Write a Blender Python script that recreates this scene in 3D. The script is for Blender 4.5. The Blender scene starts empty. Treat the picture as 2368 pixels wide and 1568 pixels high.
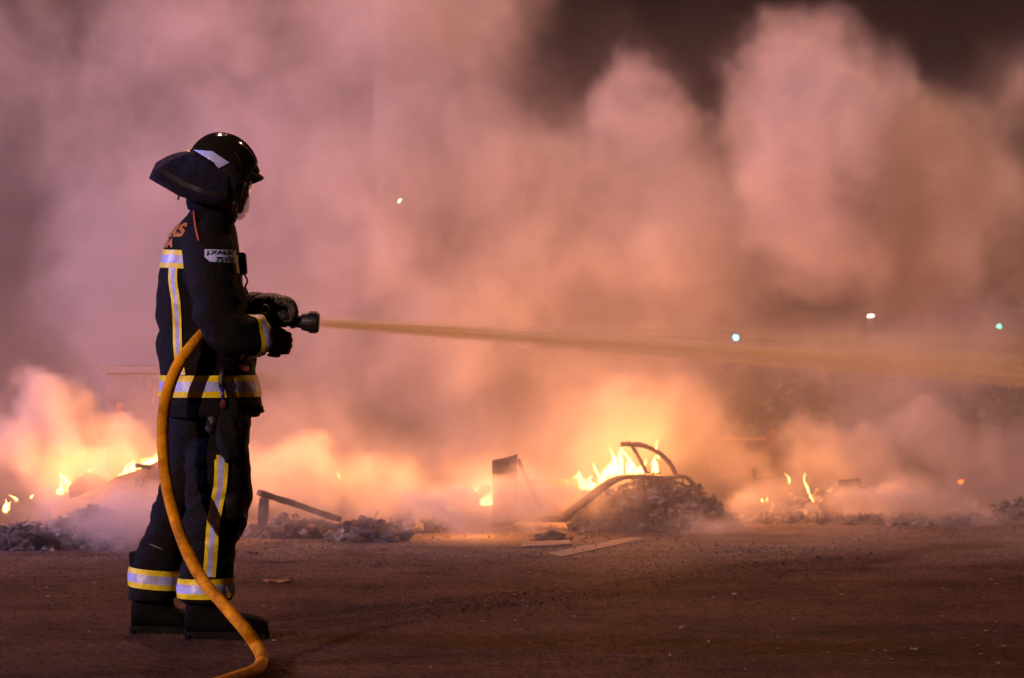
import bpy, bmesh, math, random
from math import radians, sin, cos, pi
from mathutils import Vector, Matrix, noise
from mathutils.bvhtree import BVHTree
random.seed(7)
S = bpy.context.scene
COL = S.collection

# ------------------------------------------------------------------ camera
FOC, SENS, EYE = 60.0, 23.6, 1.05
cam = bpy.data.cameras.new('camera')
cam.lens, cam.sensor_width, cam.clip_start, cam.clip_end = FOC, SENS, 0.1, 600
cam.shift_y = (807 - 784) / 2367.0 * 1.0
camo = bpy.data.objects.new('camera', cam); COL.objects.link(camo)
camo.location = (0, 0, EYE); camo.rotation_euler = (pi / 2, 0, 0)
cam.dof.use_dof = True; cam.dof.focus_distance = 9.75; cam.dof.aperture_fstop = 3.3
S.camera = camo

# ------------------------------------------------------------------ world and lights
W = bpy.data.worlds.new('World'); S.world = W; W.use_nodes = True
nt = W.node_tree; bg = nt.nodes['Background']
sky = nt.nodes.new('ShaderNodeTexSky'); sky.sky_type = 'NISHITA'; sky.sun_disc = False
sky.sun_elevation = radians(-4); sky.sun_rotation = radians(230)
mul = nt.nodes.new('ShaderNodeMixRGB'); mul.blend_type = 'ADD'; mul.inputs[0].default_value = 1
nt.links.new(sky.outputs[0], mul.inputs[1]); mul.inputs[2].default_value = WORLD_GLOW = (.06, .028, .024, 1)
nt.links.new(mul.outputs[0], bg.inputs[0]); bg.inputs[1].default_value = .10

def sun(dir_, strength, col, angle):
    l = bpy.data.lights.new('sun', 'SUN'); l.energy = strength; l.color = col; l.angle = radians(angle)
    o = bpy.data.objects.new('sun', l); COL.objects.link(o)
    o.rotation_euler = Vector(dir_).to_track_quat('-Z', 'Y').to_euler()
sun((.60, .74, -.29), 2.8, (1.0, .60, .54), 1.2)

S.view_settings.view_transform = 'Standard'; S.view_settings.look = 'None'
S.view_settings.exposure = -0.27; S.view_settings.gamma = 1.0; S.view_settings.use_curve_mapping = False
cy = S.cycles
cy.max_bounces = 8; cy.diffuse_bounces = 2; cy.glossy_bounces = 2; cy.transmission_bounces = 4
cy.volume_bounces = 2; cy.transparent_max_bounces = 24
cy.use_denoising = True; cy.use_adaptive_sampling = True; cy.adaptive_threshold = .03
cy.sample_clamp_indirect = 4.0; cy.volume_max_steps = 512; cy.volume_step_rate = 3.5

# ------------------------------------------------------------------ helpers
def P(px, py, Y):            # where a point seen at that spot of the 2367 px wide frame stands, at depth Y
    k = 60 / 23.6 * 2367
    return Vector(((px - 1183.5) / k * Y, Y, EYE - (py - 807) / k * Y))
def GY(py): return EYE * 6018 / (py - 807.0)      # depth of a ground point seen at row py
def G(px, py): p = P(px, py, GY(py)); p.z = 0; return p

def tag(o, label=None, cat=None, group=None, kind=None):
    for k, v in (('label', label), ('category', cat), ('group', group), ('kind', kind)):
        if v: o[k] = v
    return o
def link(name, me, mat=None, parent=None):
    o = bpy.data.objects.new(name, me); COL.objects.link(o)
    if mat is not None:
        for m in (mat if isinstance(mat, (list, tuple)) else [mat]): me.materials.append(m)
    if parent is not None: o.parent = parent; o.matrix_parent_inverse = parent.matrix_basis.inverted() if parent.type == 'EMPTY' or True else Matrix()
    return o
def empty(name, loc, label, cat, group=None, kind=None):
    o = bpy.data.objects.new(name, None); COL.objects.link(o); o.location = loc; o.empty_display_size = .1
    return tag(o, label, cat, group, kind)
def mesh_of(bm, smooth=False):
    me = bpy.data.meshes.new('mesh'); bm.to_mesh(me); bm.free()
    if smooth: me.shade_smooth()
    return me
def obj(name, bm, mat, parent=None, smooth=False):
    return link(name, mesh_of(bm, smooth), mat, parent)

def add_box(bm, c, size, rot=None, jit=0, mi=0):
    r = bmesh.ops.create_cube(bm, size=1)
    M = Matrix.Translation(c) @ (rot.to_4x4() if rot is not None else Matrix()) @ Matrix.Diagonal((*size, 1))
    for v in r['verts']:
        v.co = M @ v.co
        if jit: v.co += Vector((random.uniform(-jit, jit) for _ in range(3)))
    for v in r['verts']:
        for f in v.link_faces: f.material_index = mi
    return r['verts']
def add_beam(bm, a, b, w, h, jit=0, cuts=0, roll=0):
    a, b = Vector(a), Vector(b); d = b - a
    q = d.to_track_quat('X', 'Z').to_matrix() @ Matrix.Rotation(roll, 3, 'X')
    n = 2 + cuts; rings = []
    for i in range(n):
        c = a.lerp(b, i / (n - 1)); ring = []
        for sy, sz in ((-1, -1), (1, -1), (1, 1), (-1, 1)):
            p = c + q @ Vector((0, sy * w / 2, sz * h / 2))
            p += Vector((random.uniform(-jit, jit) for _ in range(3)))
            ring.append(bm.verts.new(p))
        rings.append(ring)
    for r0, r1 in zip(rings, rings[1:]):
        for k in range(4): bm.faces.new((r0[k], r0[(k + 1) % 4], r1[(k + 1) % 4], r1[k]))
    bm.faces.new(rings[0][::-1]); bm.faces.new(rings[-1])
def add_tube(bm, pts, rad, n=10, cap=True, sq=None, close=False):
    """sweep; rad a number or a list; sq = (width factor, height factor)"""
    pts = [Vector(p) for p in pts]; N = len(pts)
    R = rad if isinstance(rad, (list, tuple)) else [rad] * N
    t0 = (pts[1] - pts[0]).normalized()
    up = Vector((0, 0, 1)) if abs(t0.z) < .9 else Vector((0, 1, 0))
    x = t0.cross(up).normalized(); rings = []
    for i, p in enumerate(pts):
        t = (pts[min(i + 1, N - 1)] - pts[max(i - 1, 0)]).normalized()
        x = (x - t * x.dot(t)).normalized(); y = t.cross(x)
        ring = []
        for k in range(n):
            a = 2 * pi * k / n
            u, v = cos(a), sin(a)
            if sq: u *= sq[0]; v *= sq[1]
            ring.append(bm.verts.new(p + (x * u + y * v) * R[i]))
        rings.append(ring)
    for r0, r1 in zip(rings, rings[1:]):
        for k in range(n): bm.faces.new((r0[k], r0[(k + 1) % n], r1[(k + 1) % n], r1[k]))
    if cap:
        bm.faces.new(rings[0][::-1]); bm.faces.new(rings[-1])
    return rings
def spline(pts, n):
    pts = [Vector(p) for p in pts]; out = []
    ext = [pts[0] * 2 - pts[1]] + pts + [pts[-1] * 2 - pts[-2]]
    m = len(pts) - 1
    for i in range(n + 1):
        t = i / n * m; k = min(int(t), m - 1); f = t - k
        p0, p1, p2, p3 = ext[k:k + 4]
        out.append(.5 * ((2 * p1) + (p2 - p0) * f + (2 * p0 - 5 * p1 + 4 * p2 - p3) * f * f + (-p0 + 3 * p1 - 3 * p2 + p3) * f ** 3))
    return out
def add_lump(bm, c, r, seed, sub=1, rough=.35, mi=0):
    res = bmesh.ops.create_icosphere(bm, subdivisions=sub, radius=1)
    for v in res['verts']:
        d = v.co.normalized(); k = 1 + rough * noise.noise(d * 1.7 + Vector((seed * 3.1, seed, 0))) * 1.8 + rough * .5 * noise.noise(d * 4 + Vector((0, seed, 9)))
        v.co = Vector((d.x * r[0], d.y * r[1], d.z * r[2])) * k + Vector(c)
    for v in res['verts']:
        for f in v.link_faces: f.material_index = mi

# ------------------------------------------------------------------ materials
def mat(name, col, rough=.6, metal=0, var=None, scale=20, bump=0, bscale=60, spec=.5, emis=None, estr=0, sheen=0, tr=0):
    m = bpy.data.materials.new(name); m.use_nodes = True; t = m.node_tree; b = t.nodes['Principled BSDF']
    b.inputs['Base Color'].default_value = (*col, 1); b.inputs['Roughness'].default_value = rough
    b.inputs['Metallic'].default_value = metal; b.inputs['Specular IOR Level'].default_value = spec
    if sheen: b.inputs['Sheen Weight'].default_value = sheen
    tc = t.nodes.new('ShaderNodeTexCoord')
    if var is not None:
        n = t.nodes.new('ShaderNodeTexNoise'); n.inputs['Scale'].default_value = scale; n.inputs['Detail'].default_value = 6
        n.inputs['Roughness'].default_value = .65
        r = t.nodes.new('ShaderNodeValToRGB'); r.color_ramp.elements[0].position = .38; r.color_ramp.elements[1].position = .64
        r.color_ramp.elements[0].color = (*col, 1); r.color_ramp.elements[1].color = (*var, 1)
        t.links.new(tc.outputs['Object'], n.inputs['Vector']); t.links.new(n.outputs[0], r.inputs[0]); t.links.new(r.outputs[0], b.inputs['Base Color'])
    if bump:
        n2 = t.nodes.new('ShaderNodeTexNoise'); n2.inputs['Scale'].default_value = bscale; n2.inputs['Detail'].default_value = 8
        bp = t.nodes.new('ShaderNodeBump'); bp.inputs['Strength'].default_value = bump; bp.inputs['Distance'].default_value = .02
        t.links.new(tc.outputs['Object'], n2.inputs['Vector']); t.links.new(n2.outputs[0], bp.inputs['Height']); t.links.new(bp.outputs[0], b.inputs['Normal'])
    if emis:
        b.inputs['Emission Color'].default_value = (*emis, 1); b.inputs['Emission Strength'].default_value = estr
        m.cycles.emission_sampling = 'NONE'
    return m
def emit(name, col, s):
    m = bpy.data.materials.new(name); m.use_nodes = True; t = m.node_tree; t.nodes.clear()
    e = t.nodes.new('ShaderNodeEmission'); o = t.nodes.new('ShaderNodeOutputMaterial')
    e.inputs[0].default_value = (*col, 1); e.inputs[1].default_value = s; t.links.new(e.outputs[0], o.inputs[0])
    m.cycles.emission_sampling = 'NONE'
    return m
def vol(name, dens, col, emis=None, estr=0, aniso=0):
    m = bpy.data.materials.new(name); m.use_nodes = True; t = m.node_tree; t.nodes.clear()
    v = t.nodes.new('ShaderNodeVolumePrincipled'); o = t.nodes.new('ShaderNodeOutputMaterial')
    v.inputs['Density'].default_value = dens; v.inputs['Color'].default_value = (*col, 1); v.inputs['Anisotropy'].default_value = aniso
    if emis: v.inputs['Emission Color'].default_value = (*emis, 1); v.inputs['Emission Strength'].default_value = estr
    t.links.new(v.outputs[0], o.inputs['Volume']); m.cycles.homogeneous_volume = True
    m.cycles.emission_sampling = 'NONE'
    return m
def lamp(name, loc, energy, col, r=.1, parent=None, kind='POINT', target=None, size=60, blend=.8):
    l = bpy.data.lights.new(name, kind); l.energy = energy; l.color = col
    l.shadow_soft_size = r
    o = bpy.data.objects.new(name, l); COL.objects.link(o); o.location = loc
    if kind == 'SPOT':
        l.spot_size = radians(size); l.spot_blend = blend
        o.rotation_euler = (Vector(target) - Vector(loc)).to_track_quat('-Z', 'Y').to_euler()
    if parent is not None: o.parent = parent; o.matrix_parent_inverse = parent.matrix_basis.inverted()
    return o
# ------------------------------------------------------------------ smoke
def smoke_volume(name, lo, hi, vox, blobs, holes, scale_d, warp=.55, label=None):
    g = bpy.data.node_groups.new('smoke_field', 'GeometryNodeTree')
    g.interface.new_socket('Geometry', in_out='OUTPUT', socket_type='NodeSocketGeometry')
    g.interface.new_socket('Geometry', in_out='INPUT', socket_type='NodeSocketGeometry')
    N, L = g.nodes, g.links
    def val(s, v):
        if isinstance(v, bpy.types.NodeSocket): L.new(v, s)
        else: s.default_value = v
    def m(op, a, b=0.0, c=None):
        n = N.new('ShaderNodeMath'); n.operation = op; val(n.inputs[0], a); val(n.inputs[1], b)
        if c is not None: val(n.inputs[2], c)
        return n.outputs[0]
    def vm(op, a, b=(0, 0, 0), out=0):
        n = N.new('ShaderNodeVectorMath'); n.operation = op; val(n.inputs[0], a); val(n.inputs[1], b); return n.outputs[out]
    def nz(vec, sc, det, rough, w=None, col=False):
        n = N.new('ShaderNodeTexNoise'); n.inputs['Scale'].default_value = sc; n.inputs['Detail'].default_value = det
        n.inputs['Roughness'].default_value = rough; L.new(vec, n.inputs['Vector'])
        return n.outputs[1] if col else n.outputs[0]
    def mr(v, a, b, c=0., d=1., t='SMOOTHSTEP'):
        n = N.new('ShaderNodeMapRange'); n.interpolation_type = t; val(n.inputs[0], v)
        for k, x in zip((1, 2, 3, 4), (a, b, c, d)): n.inputs[k].default_value = x
        return n.outputs[0]
    pos = N.new('GeometryNodeInputPosition').outputs[0]
    w1 = vm('MULTIPLY', vm('SUBTRACT', nz(pos, .8, 2.5, .5, col=True), (.5, .5, .5)), (warp * 1.9,) * 3)
    pw0 = vm('ADD', pos, w1)
    w2 = vm('MULTIPLY', vm('SUBTRACT', nz(pw0, 3.2, 5, .62, col=True), (.5, .5, .5)), (warp * 1.15,) * 3)
    pw = vm('ADD', pw0, w2)
    def field(bl):
        tot = None
        for (c, r, e, amp) in bl:      # centre, radii, edge hardness (0 soft .. 1 hard), amount
            # noise.outputs mean .5 -> warp has no bias
            d = vm('LENGTH', vm('DIVIDE', vm('SUBTRACT', pw, tuple(c)), tuple(r)), out=1)
            v = mr(d, 1.0, e, 0., amp)
            tot = v if tot is None else m('MAXIMUM', tot, v)
        return tot
    f = field(blobs)
    if holes: f = m('MULTIPLY', f, m('SUBTRACT', 1.0, field(holes)))
    n1 = nz(pw, .9, 5, .58)
    tex = mr(n1, .34, .62, .24, 1.6)
    n2 = nz(vm('MULTIPLY', pw, (1, 1, .8)), 3.3, 6, .6)
    tex = m('MULTIPLY', tex, mr(n2, .36, .64, .30, 1.7))
    n3 = nz(vm('MULTIPLY', pw, (1, 1, .7)), 9.0, 3, .6)
    tex = m('MULTIPLY', tex, mr(n3, .36, .64, .6, 1.35))
    # thin air-borne haze over everything, thicker low down
    z = N.new('ShaderNodeSeparateXYZ'); L.new(pos, z.inputs[0])
    base = m('MULTIPLY', mr(z.outputs[2], 0., 3.2, .035, .0015, 'LINEAR'), mr(n1, .3, .65, .2, 1.6))
    dens = m('MULTIPLY', m('ADD', m('MULTIPLY', f, tex), base), scale_d)
    # fade at the faces of the grid
    for ax, (a, b) in enumerate(zip(lo, hi)):
        q = z.outputs[ax]; fd = .5
        if ax != 2: dens = m('MULTIPLY', dens, mr(q, a, a + fd)); 
        dens = m('MULTIPLY', dens, mr(q, b - fd, b, 1., 0.))
    vc = N.new('GeometryNodeVolumeCube'); L.new(dens, vc.inputs['Density'])
    vc.inputs['Min'].default_value = lo; vc.inputs['Max'].default_value = hi
    for k, a in zip(('X', 'Y', 'Z'), range(3)): vc.inputs['Resolution ' + k].default_value = max(8, int((hi[a] - lo[a]) / vox))
    sm = N.new('GeometryNodeSetMaterial'); L.new(vc.outputs[0], sm.inputs[0])
    mt = bpy.data.materials.new('smoke'); mt.use_nodes = True; t = mt.node_tree; t.nodes.clear()
    v = t.nodes.new('ShaderNodeVolumePrincipled'); o = t.nodes.new('ShaderNodeOutputMaterial')
    v.inputs['Density'].default_value = 1; v.inputs['Color'].default_value = (.91, .82, .80, 1); v.inputs['Anisotropy'].default_value = .15
    t.links.new(v.outputs[0], o.inputs['Volume'])
    sm.inputs['Material'].default_value = mt
    go = N.new('NodeGroupOutput'); L.new(sm.outputs[0], go.inputs[0])
    me = bpy.data.meshes.new(name); me.materials.append(mt)
    o = bpy.data.objects.new(name, me); COL.objects.link(o)
    md = o.modifiers.new('field', 'NODES'); md.node_group = g
    return tag(o, label, None, None, 'stuff')
def B(px, py, Y, rx, ry, rdepth, e=.5, amp=1.0):
    s = Y / 6018.0
    return (P(px, py, Y), (rx * s, rdepth, ry * s), e, amp)
blobs = [
    B(60, 250, 18.6, 360, 460, 1.3, .0, .32), B(2300, 430, 18.7, 280, 460, 1.1, .0, .30), B(1350, 250, 18.8, 300, 300, 1.0, .0, .16),
    B(2330, 1215, 15.6, 240, 34, .3, .3, 1.3), B(760, 1215, 14.3, 260, 30, .35, .3, 1.0), B(1620, 1212, 15.0, 160, 26, .3, .3, .9),
    B(200, 1075, 14.75, 240, 60, .22, .1, 1.3), B(640, 1120, 15.0, 170, 60, .35, .4, 1.1), B(900, 1120, 15.1, 170, 65, .35, .4, 1.2), B(1180, 1120, 15.5, 150, 70, .3, .4, 1.0), B(1740, 1190, 15.3, 210, 46, .3, .3, 1.7), B(2080, 1180, 15.5, 280, 66, .35, .3, 2.8), B(1400, 1185, 14.75, 90, 50, .2, .2, 1.2),
    B(1740, 1110, 16.6, 120, 60, .35, .4, .9), B(1960, 1090, 16.9, 160, 85, .4, .7, 2.0), B(2110, 1000, 17.1, 130, 80, .4, .7, 1.6), B(2290, 1050, 17.0, 130, 90, .4, .5, 1.4), B(1500, 1212, 14.85, 220, 32, .25, .2, .9),
    # tall bank across the middle and left
    B(560, 620, 18.0, 520, 560, 1.8, .35, .9), B(520, 150, 18.2, 400, 420, 1.6, .2, .5),
    B(1020, 640, 17.6, 520, 520, 2.0, .4, 1.0), B(930, 120, 18.2, 420, 380, 1.6, .3, .7),
    B(1420, 640, 17.8, 430, 480, 1.6, .4, .9), B(1500, 300, 17.4, 125, 185, .9, .7, .9),
    # right plume
    B(1900, 360, 17.2, 250, 330, 1.3, .6, 1.1), B(2130, 470, 17.5, 260, 320, 1.2, .55, 1.0), B(1880, 140, 17.2, 150, 120, .8, .4, .8),
    B(2345, 160, 18.4, 90, 150, 1.0, .1, .35), B(2080, 800, 17.6, 380, 170, 1.1, .4, .6), B(2330, 600, 18.4, 160, 260, .9, .2, .35),
    # low bank along the fires
    B(90, 1030, 15.7, 180, 125, .6, .8, 2.4), B(270, 1080, 15.8, 180, 95, .6, .8, 2.4), B(-150, 1080, 15.6, 200, 120, .6, .5, 2.0),
    B(700, 1060, 16.2, 330, 150, .8, .4, 1.3), B(1050, 1070, 16.2, 330, 150, .8, .4, 1.3), B(1380, 1010, 16.6, 300, 190, .8, .4, 1.1),
    B(1560, 1030, 16.8, 200, 150, .6, .4, 1.0), B(1960, 1080, 17.4, 230, 120, .7, .5, 1.3), B(2080, 980, 17.6, 170, 110, .6, .5, 1.0), B(2350, 1080, 17.8, 220, 150, .7, .4, .9),
    # mist creeping over the road in front of the rubble
    B(230, 1165, 13.75, 330, 80, .5, .2, 1.9), B(760, 1180, 14.3, 330, 70, .45, .1, .7), B(1120, 1215, 14.2, 320, 62, .5, .3, 1.9),
    B(1210, 1205, 14.35, 190, 60, .45, .3, 1.7), B(1600, 1205, 14.9, 300, 45, .4, .1, .8), B(2000, 1180, 15.8, 400, 60, .5, .1, .8), B(2300, 1180, 16, 300, 60, .5, .1, .9)]
holes = [B(1340, 60, 17.6, 160, 160, 4, .15, .96), B(2150, 70, 17.6, 190, 140, 4, .4, .99), B(2250, 660, 17.6, 70, 90, 4, .2, .7),
         B(1640, 160, 17.6, 90, 240, 4, .1, .55), B(1900, 880, 17.6, 170, 75, 4, .2, .9), B(1700, 775, 17.6, 75, 45, 4, .1, .9), B(2012, 731, 17.6, 70, 60, 4, .3, .97), B(2307, 745, 17.6, 70, 60, 4, .3, .97), B(150, 860, 17.6, 170, 120, 3, .2, .75),
         B(1850, 690, 17.6, 280, 90, 4, .1, .7), B(-40, 420, 17.6, 170, 620, 4, .1, .6)]
smoke_volume('smoke', (-6.5, 12.6, 0.0), (6.5, 20.6, 5.2), .045, blobs, holes, 2.1, label='billowing smoke rising from the burning rubble')
# ------------------------------------------------------------------ firefighter
Y0 = 9.56
def F(px, py, dy=0.0): return P(px, py, Y0 + dy)
EYEP = Vector((0, 0, EYE))
m_cloth = mat('navy turnout cloth', (.005, .0042, .005), .9, var=(.0085, .0065, .0065), scale=9, bump=.5, bscale=120, spec=.2)
m_cloth2 = mat('black trouser cloth', (.0045, .0036, .004), .9, var=(.0075, .0055, .0055), scale=7, bump=.5, bscale=110, spec=.2)
m_yel = mat('yellow reflective tape', (.88, .74, .0), .5, var=(.60, .48, .0), scale=26, bump=.2, bscale=50)
m_sil = mat('silver reflective tape with painted blue gleam', (.42, .54, 1.0), .35, var=(.36, .33, .48), scale=16, bump=.2, bscale=40)  # blue and lilac gleam of the lamps is put into the silver's colour
m_skin = mat('skin', (.42, .22, .14), .5)
m_glove = mat('black leather glove', (.014, .012, .008), .55, var=(.03, .024, .010), scale=30, bump=.6, bscale=90)
m_glove_o = mat('worn orange glove leather', (.10, .025, .008), .6, var=(.03, .012, .006), scale=40, bump=.4)
m_boot = mat('black boot leather', (.0035, .003, .003), .8, var=(.006, .005, .005), scale=20, bump=.15, spec=.06)
m_sole = mat('boot rubber', (.005, .0045, .0045), .8, bump=.4, spec=.15)
m_helm = mat('glossy black helmet', (.012, .011, .007), .09, spec=.7)
m_black = mat('matte black plastic', (.008, .008, .008), .5)
m_gold = mat('brass badge', (.70, .45, .08), .25, metal=.9)
m_cape = mat('navy helmet cape', (.0055, .005, .014), .85, var=(.008, .007, .019), scale=10, bump=.3, spec=.2)
m_orange = mat('orange piping', (.50, .085, .015), .6)
m_print = mat('orange print', (.50, .19, .03), .7, var=(.34, .12, .02), scale=60)
m_ink = mat('dark print', (.012, .012, .02), .7)
m_red = mat('red strap', (.22, .03, .03), .6)
m_chrome = mat('worn steel', (.12, .12, .13), .5, metal=1)
m_hose = mat('yellow fire hose', (.78, .34, .0), .8, spec=.15, var=(.34, .13, .0), scale=13, bump=.3, bscale=160)

person = empty('person', F(430, 1464, 0) * 1, 'firefighter in dark turnout gear and black helmet spraying the fire', 'person')
person.location.z = 0

def remeshed(bm, vox, disp=None, smooth_it=1):
    me = bpy.data.meshes.new('tmp'); bm.to_mesh(me); bm.free()
    o = bpy.data.objects.new('tmp', me); COL.objects.link(o)
    r = o.modifiers.new('r', 'REMESH'); r.mode = 'VOXEL'; r.voxel_size = vox
    if smooth_it: s = o.modifiers.new('s', 'SMOOTH'); s.iterations = smooth_it; s.factor = .6
    dg = bpy.context.evaluated_depsgraph_get()
    out = bpy.data.meshes.new_from_object(o.evaluated_get(dg)); bpy.data.objects.remove(o); bpy.data.meshes.remove(me)
    if disp:
        nr = [v.normal.copy() for v in out.vertices]
        for v, n in zip(out.vertices, nr): v.co += n * disp(v.co)
    out.shade_smooth()
    return out
def bvh_of(me): return BVHTree.FromPolygons([v.co.copy() for v in me.vertices], [tuple(p.vertices) for p in me.polygons])
def ring(bm, c, rx, ry, n=28, tilt=0.0, rot=0.0, e=2.3):
    out = []
    for k in range(n):
        a = 2 * pi * k / n; ca, sa = cos(a), sin(a)
        x = rx * math.copysign(abs(ca) ** (2 / e), ca); y = ry * math.copysign(abs(sa) ** (2 / e), sa)
        if rot: x, y = x * cos(rot) - y * sin(rot), x * sin(rot) + y * cos(rot)
        out.append(bm.verts.new((c[0] + x, c[1] + y, c[2] + tilt * x)))
    return out
def loft(bm, rings, caps=True):
    n = len(rings[0])
    for r0, r1 in zip(rings, rings[1:]):
        for k in range(n): bm.faces.new((r0[k], r0[(k + 1) % n], r1[(k + 1) % n], r1[k]))
    if caps: bm.faces.new(rings[0][::-1]); bm.faces.new(rings[-1])
def rows(bm, data, tilt=0, rot=0, dy=0):
    rr = []
    for d in data:
        L_, R_, py, hd = d[:4]; c = (d[4] if len(d) > 4 else 0) + dy
        a, b = F(L_, py, c), F(R_, py, c)
        rr.append(ring(bm, (a + b) / 2, (b.x - a.x) / 2, hd, tilt=(d[5] if len(d) > 5 else tilt), rot=rot))
    loft(bm, rr)
def folds(amp, fz=9.0, seed=0, extra=None):
    def f(p):
        q = Vector((p.x * 4.5, p.y * 4.5, p.z * fz)) + Vector((seed, 0, seed * .7))
        q += Vector(noise.noise_vector(p * 3.0 + Vector((seed, 5, 0)))) * .9
        r = 1 - abs(noise.noise(q)) * 2.2
        r2 = 1 - abs(noise.noise(q * 2.3 + Vector((3, 8, 1)))) * 2.2
        k = amp * (extra(p) if extra else 1)
        return k * (r * .75 + r2 * .35 - .5)
    return f

# --- jacket
TORSO = [(444, 520, 478, .07), (434, 532, 498, .10), (412, 543, 522, .165), (396, 548, 545, .20), (383, 551, 575, .225), (376, 556, 605, .235),
         (369, 560, 650, .235), (366, 568, 700, .23), (366, 578, 760, .225), (369, 588, 820, .23), (372, 592, 868, .24),
         (374, 599, 915, .25), (378, 604, 940, .255), (388, 596, 962, .25)]
bt = bmesh.new(); rows(bt, TORSO)
def jx(p):      # deeper folds by the elbow and waist
    return (.28 if p.z > F(0, 615).z else 1 if p.z < F(0, 680).z else .28 + .72 * (F(0, 615).z - p.z) / (F(0, 615).z - F(0, 680).z)) + .6 * math.exp(-((p.z - F(0, 770).z) / .12) ** 2)
jd = folds(.011, 8, 2, jx)
torso_me = remeshed(bt, .012, jd); torso_b = bvh_of(torso_me)
bj = bmesh.new(); rows(bj, TORSO)
ARM_N = spline([F(474, 552, -.15), F(484, 590, -.215), F(494, 660, -.255), F(508, 735, -.27), F(540, 768, -.26), F(578, 775, -.235), F(604, 779, -.205)], 26)
RN = [.088, .092, .094, .094, .093, .092, .091, .090, .089, .089, .088, .088, .089, .090, .090, .089, .087, .084, .081, .078, .075, .072, .070, .069, .068, .068, .067]
add_tube(bj, ARM_N, RN, 18)
ARM_F = spline([F(480, 552, .15), F(500, 620, .23), F(530, 715, .27), F(556, 730, .20), F(590, 712, .08)], 22)
add_tube(bj, ARM_F, [.088 - .025 * i / 22 for i in range(23)], 18)
jm = remeshed(bj, .0105, jd)
jacket = tag(link('jacket', jm, m_cloth, person))
jb = bvh_of(jm)

def hitc(b, px, py, off=.004):
    d = (P(px, py, 10) - EYEP).normalized(); h = b.ray_cast(EYEP, d, 30)
    if h[0] is None: return None
    return h[0] - d * off + h[1] * (off * .4 if h[1].dot(d) < 0 else 0)
def grid_obj(name, pts, mats, parent, mi=None, thick=.002, smooth=True):
    bm = bmesh.new(); V = [[bm.verts.new(p) if p is not None else None for p in r] for r in pts]
    for i in range(len(V) - 1):
        for j in range(len(V[0]) - 1):
            q = (V[i][j], V[i][j + 1], V[i + 1][j + 1], V[i + 1][j])
            if all(q):
                f = bm.faces.new(q); f.material_index = mi(i, j) if mi else 0
    bmesh.ops.recalc_face_normals(bm, faces=bm.faces)
    return obj(name, bm, mats, parent, smooth)
TAPE = [m_yel, m_sil]; BW = (0, .14, .28, .5, .72, .86, 1)
def three(i, j): return 1 if 2 <= j < 4 else 0
def ring_band(name, b, c, u, v, w, a0, a1, parent, reach=.5, n=72, off=.0045, shear=None):
    pts = []
    for i in range(n + 1):
        a = a0 + (a1 - a0) * i / n; d = (u * cos(a) + v * sin(a)).normalized(); row = []
        for j in range(7):
            o = c + w * (BW[j] - .5)
            if shear: o = o + shear(a)
            h = b.ray_cast(o + d * reach, -d, reach * 1.2)
            row.append(h[0] + d * off if h[0] is not None else None)
        pts.append(row)
    return grid_obj(name, pts, TAPE, parent, three)
X, YV, Z = Vector((1, 0, 0)), Vector((0, 1, 0)), Vector((0, 0, 1))
# waist band, chest band, back stripe, cuff bands
ring_band('reflective_band', torso_b, F(484, 892), X, YV, Z * -.079, 0, 2 * pi, jacket, n=110)
ring_band('reflective_band', torso_b, F(466, 606), X, YV, Z * -.066, 0, 2 * pi, jacket, n=90, shear=lambda a: Vector((0, 0, -.012 * cos(a))))
def proj_strip(name, b, line, width, parent, n=40, off=.0045, vert=True):
    ln = spline([Vector((x, y, 0)) for x, y in line], n); pts = []
    wd = width if callable(width) else (lambda t: width)
    for i, p in enumerate(ln):
        t = (ln[min(i + 1, n)] - ln[max(i - 1, 0)]).normalized(); nrm = Vector((-t.y, t.x, 0))
        pts.append([hitc(b, *(p + nrm * wd(i / n) * (BW[j] - .5)).xy, off) for j in range(7)])
    return grid_obj(name, pts, TAPE, parent, three)
proj_strip('reflective_stripe', torso_b, [(401, 618), (400, 650), (407, 700), (410, 750), (411, 800), (415, 840), (419, 868)], 20, jacket)
def arm_band(path, i, w, reach, wob=0):
    c = path[i]; t = (path[min(i + 1, len(path) - 1)] - path[i - 1]).normalized()
    if wob: t = (t + Vector((0, 0, wob))).normalized()
    u = t.cross(YV).normalized(); v = t.cross(u)
    return ring_band('reflective_band', jb, c, u, v, t * w, 0, 2 * pi, jacket, reach, 48)
arm_band(ARM_N, 24, .056, .12, wob=.25)
arm_band(ARM_F, 20, .040, .10)
# collar
bm = bmesh.new(); rr = []
for L_, R_, py, hd, tl in ((436, 535, 505, .098, -.42), (431, 540, 494, .094, -.48), (430, 546, 482, .088, -.52), (434, 548, 472, .084, -.50)):
    a, b = F(L_, py), F(R_, py); rr.append(ring(bm, (a + b) / 2 , (b.x - a.x) / 2, hd, tilt=tl))
loft(bm, rr, False); bmesh.ops.solidify(bm, geom=bm.faces, thickness=.008)
for v in bm.verts: v.co += Vector(noise.noise_vector(v.co * 14)) * .004
obj('collar', bm, m_cape, jacket, True)
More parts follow.
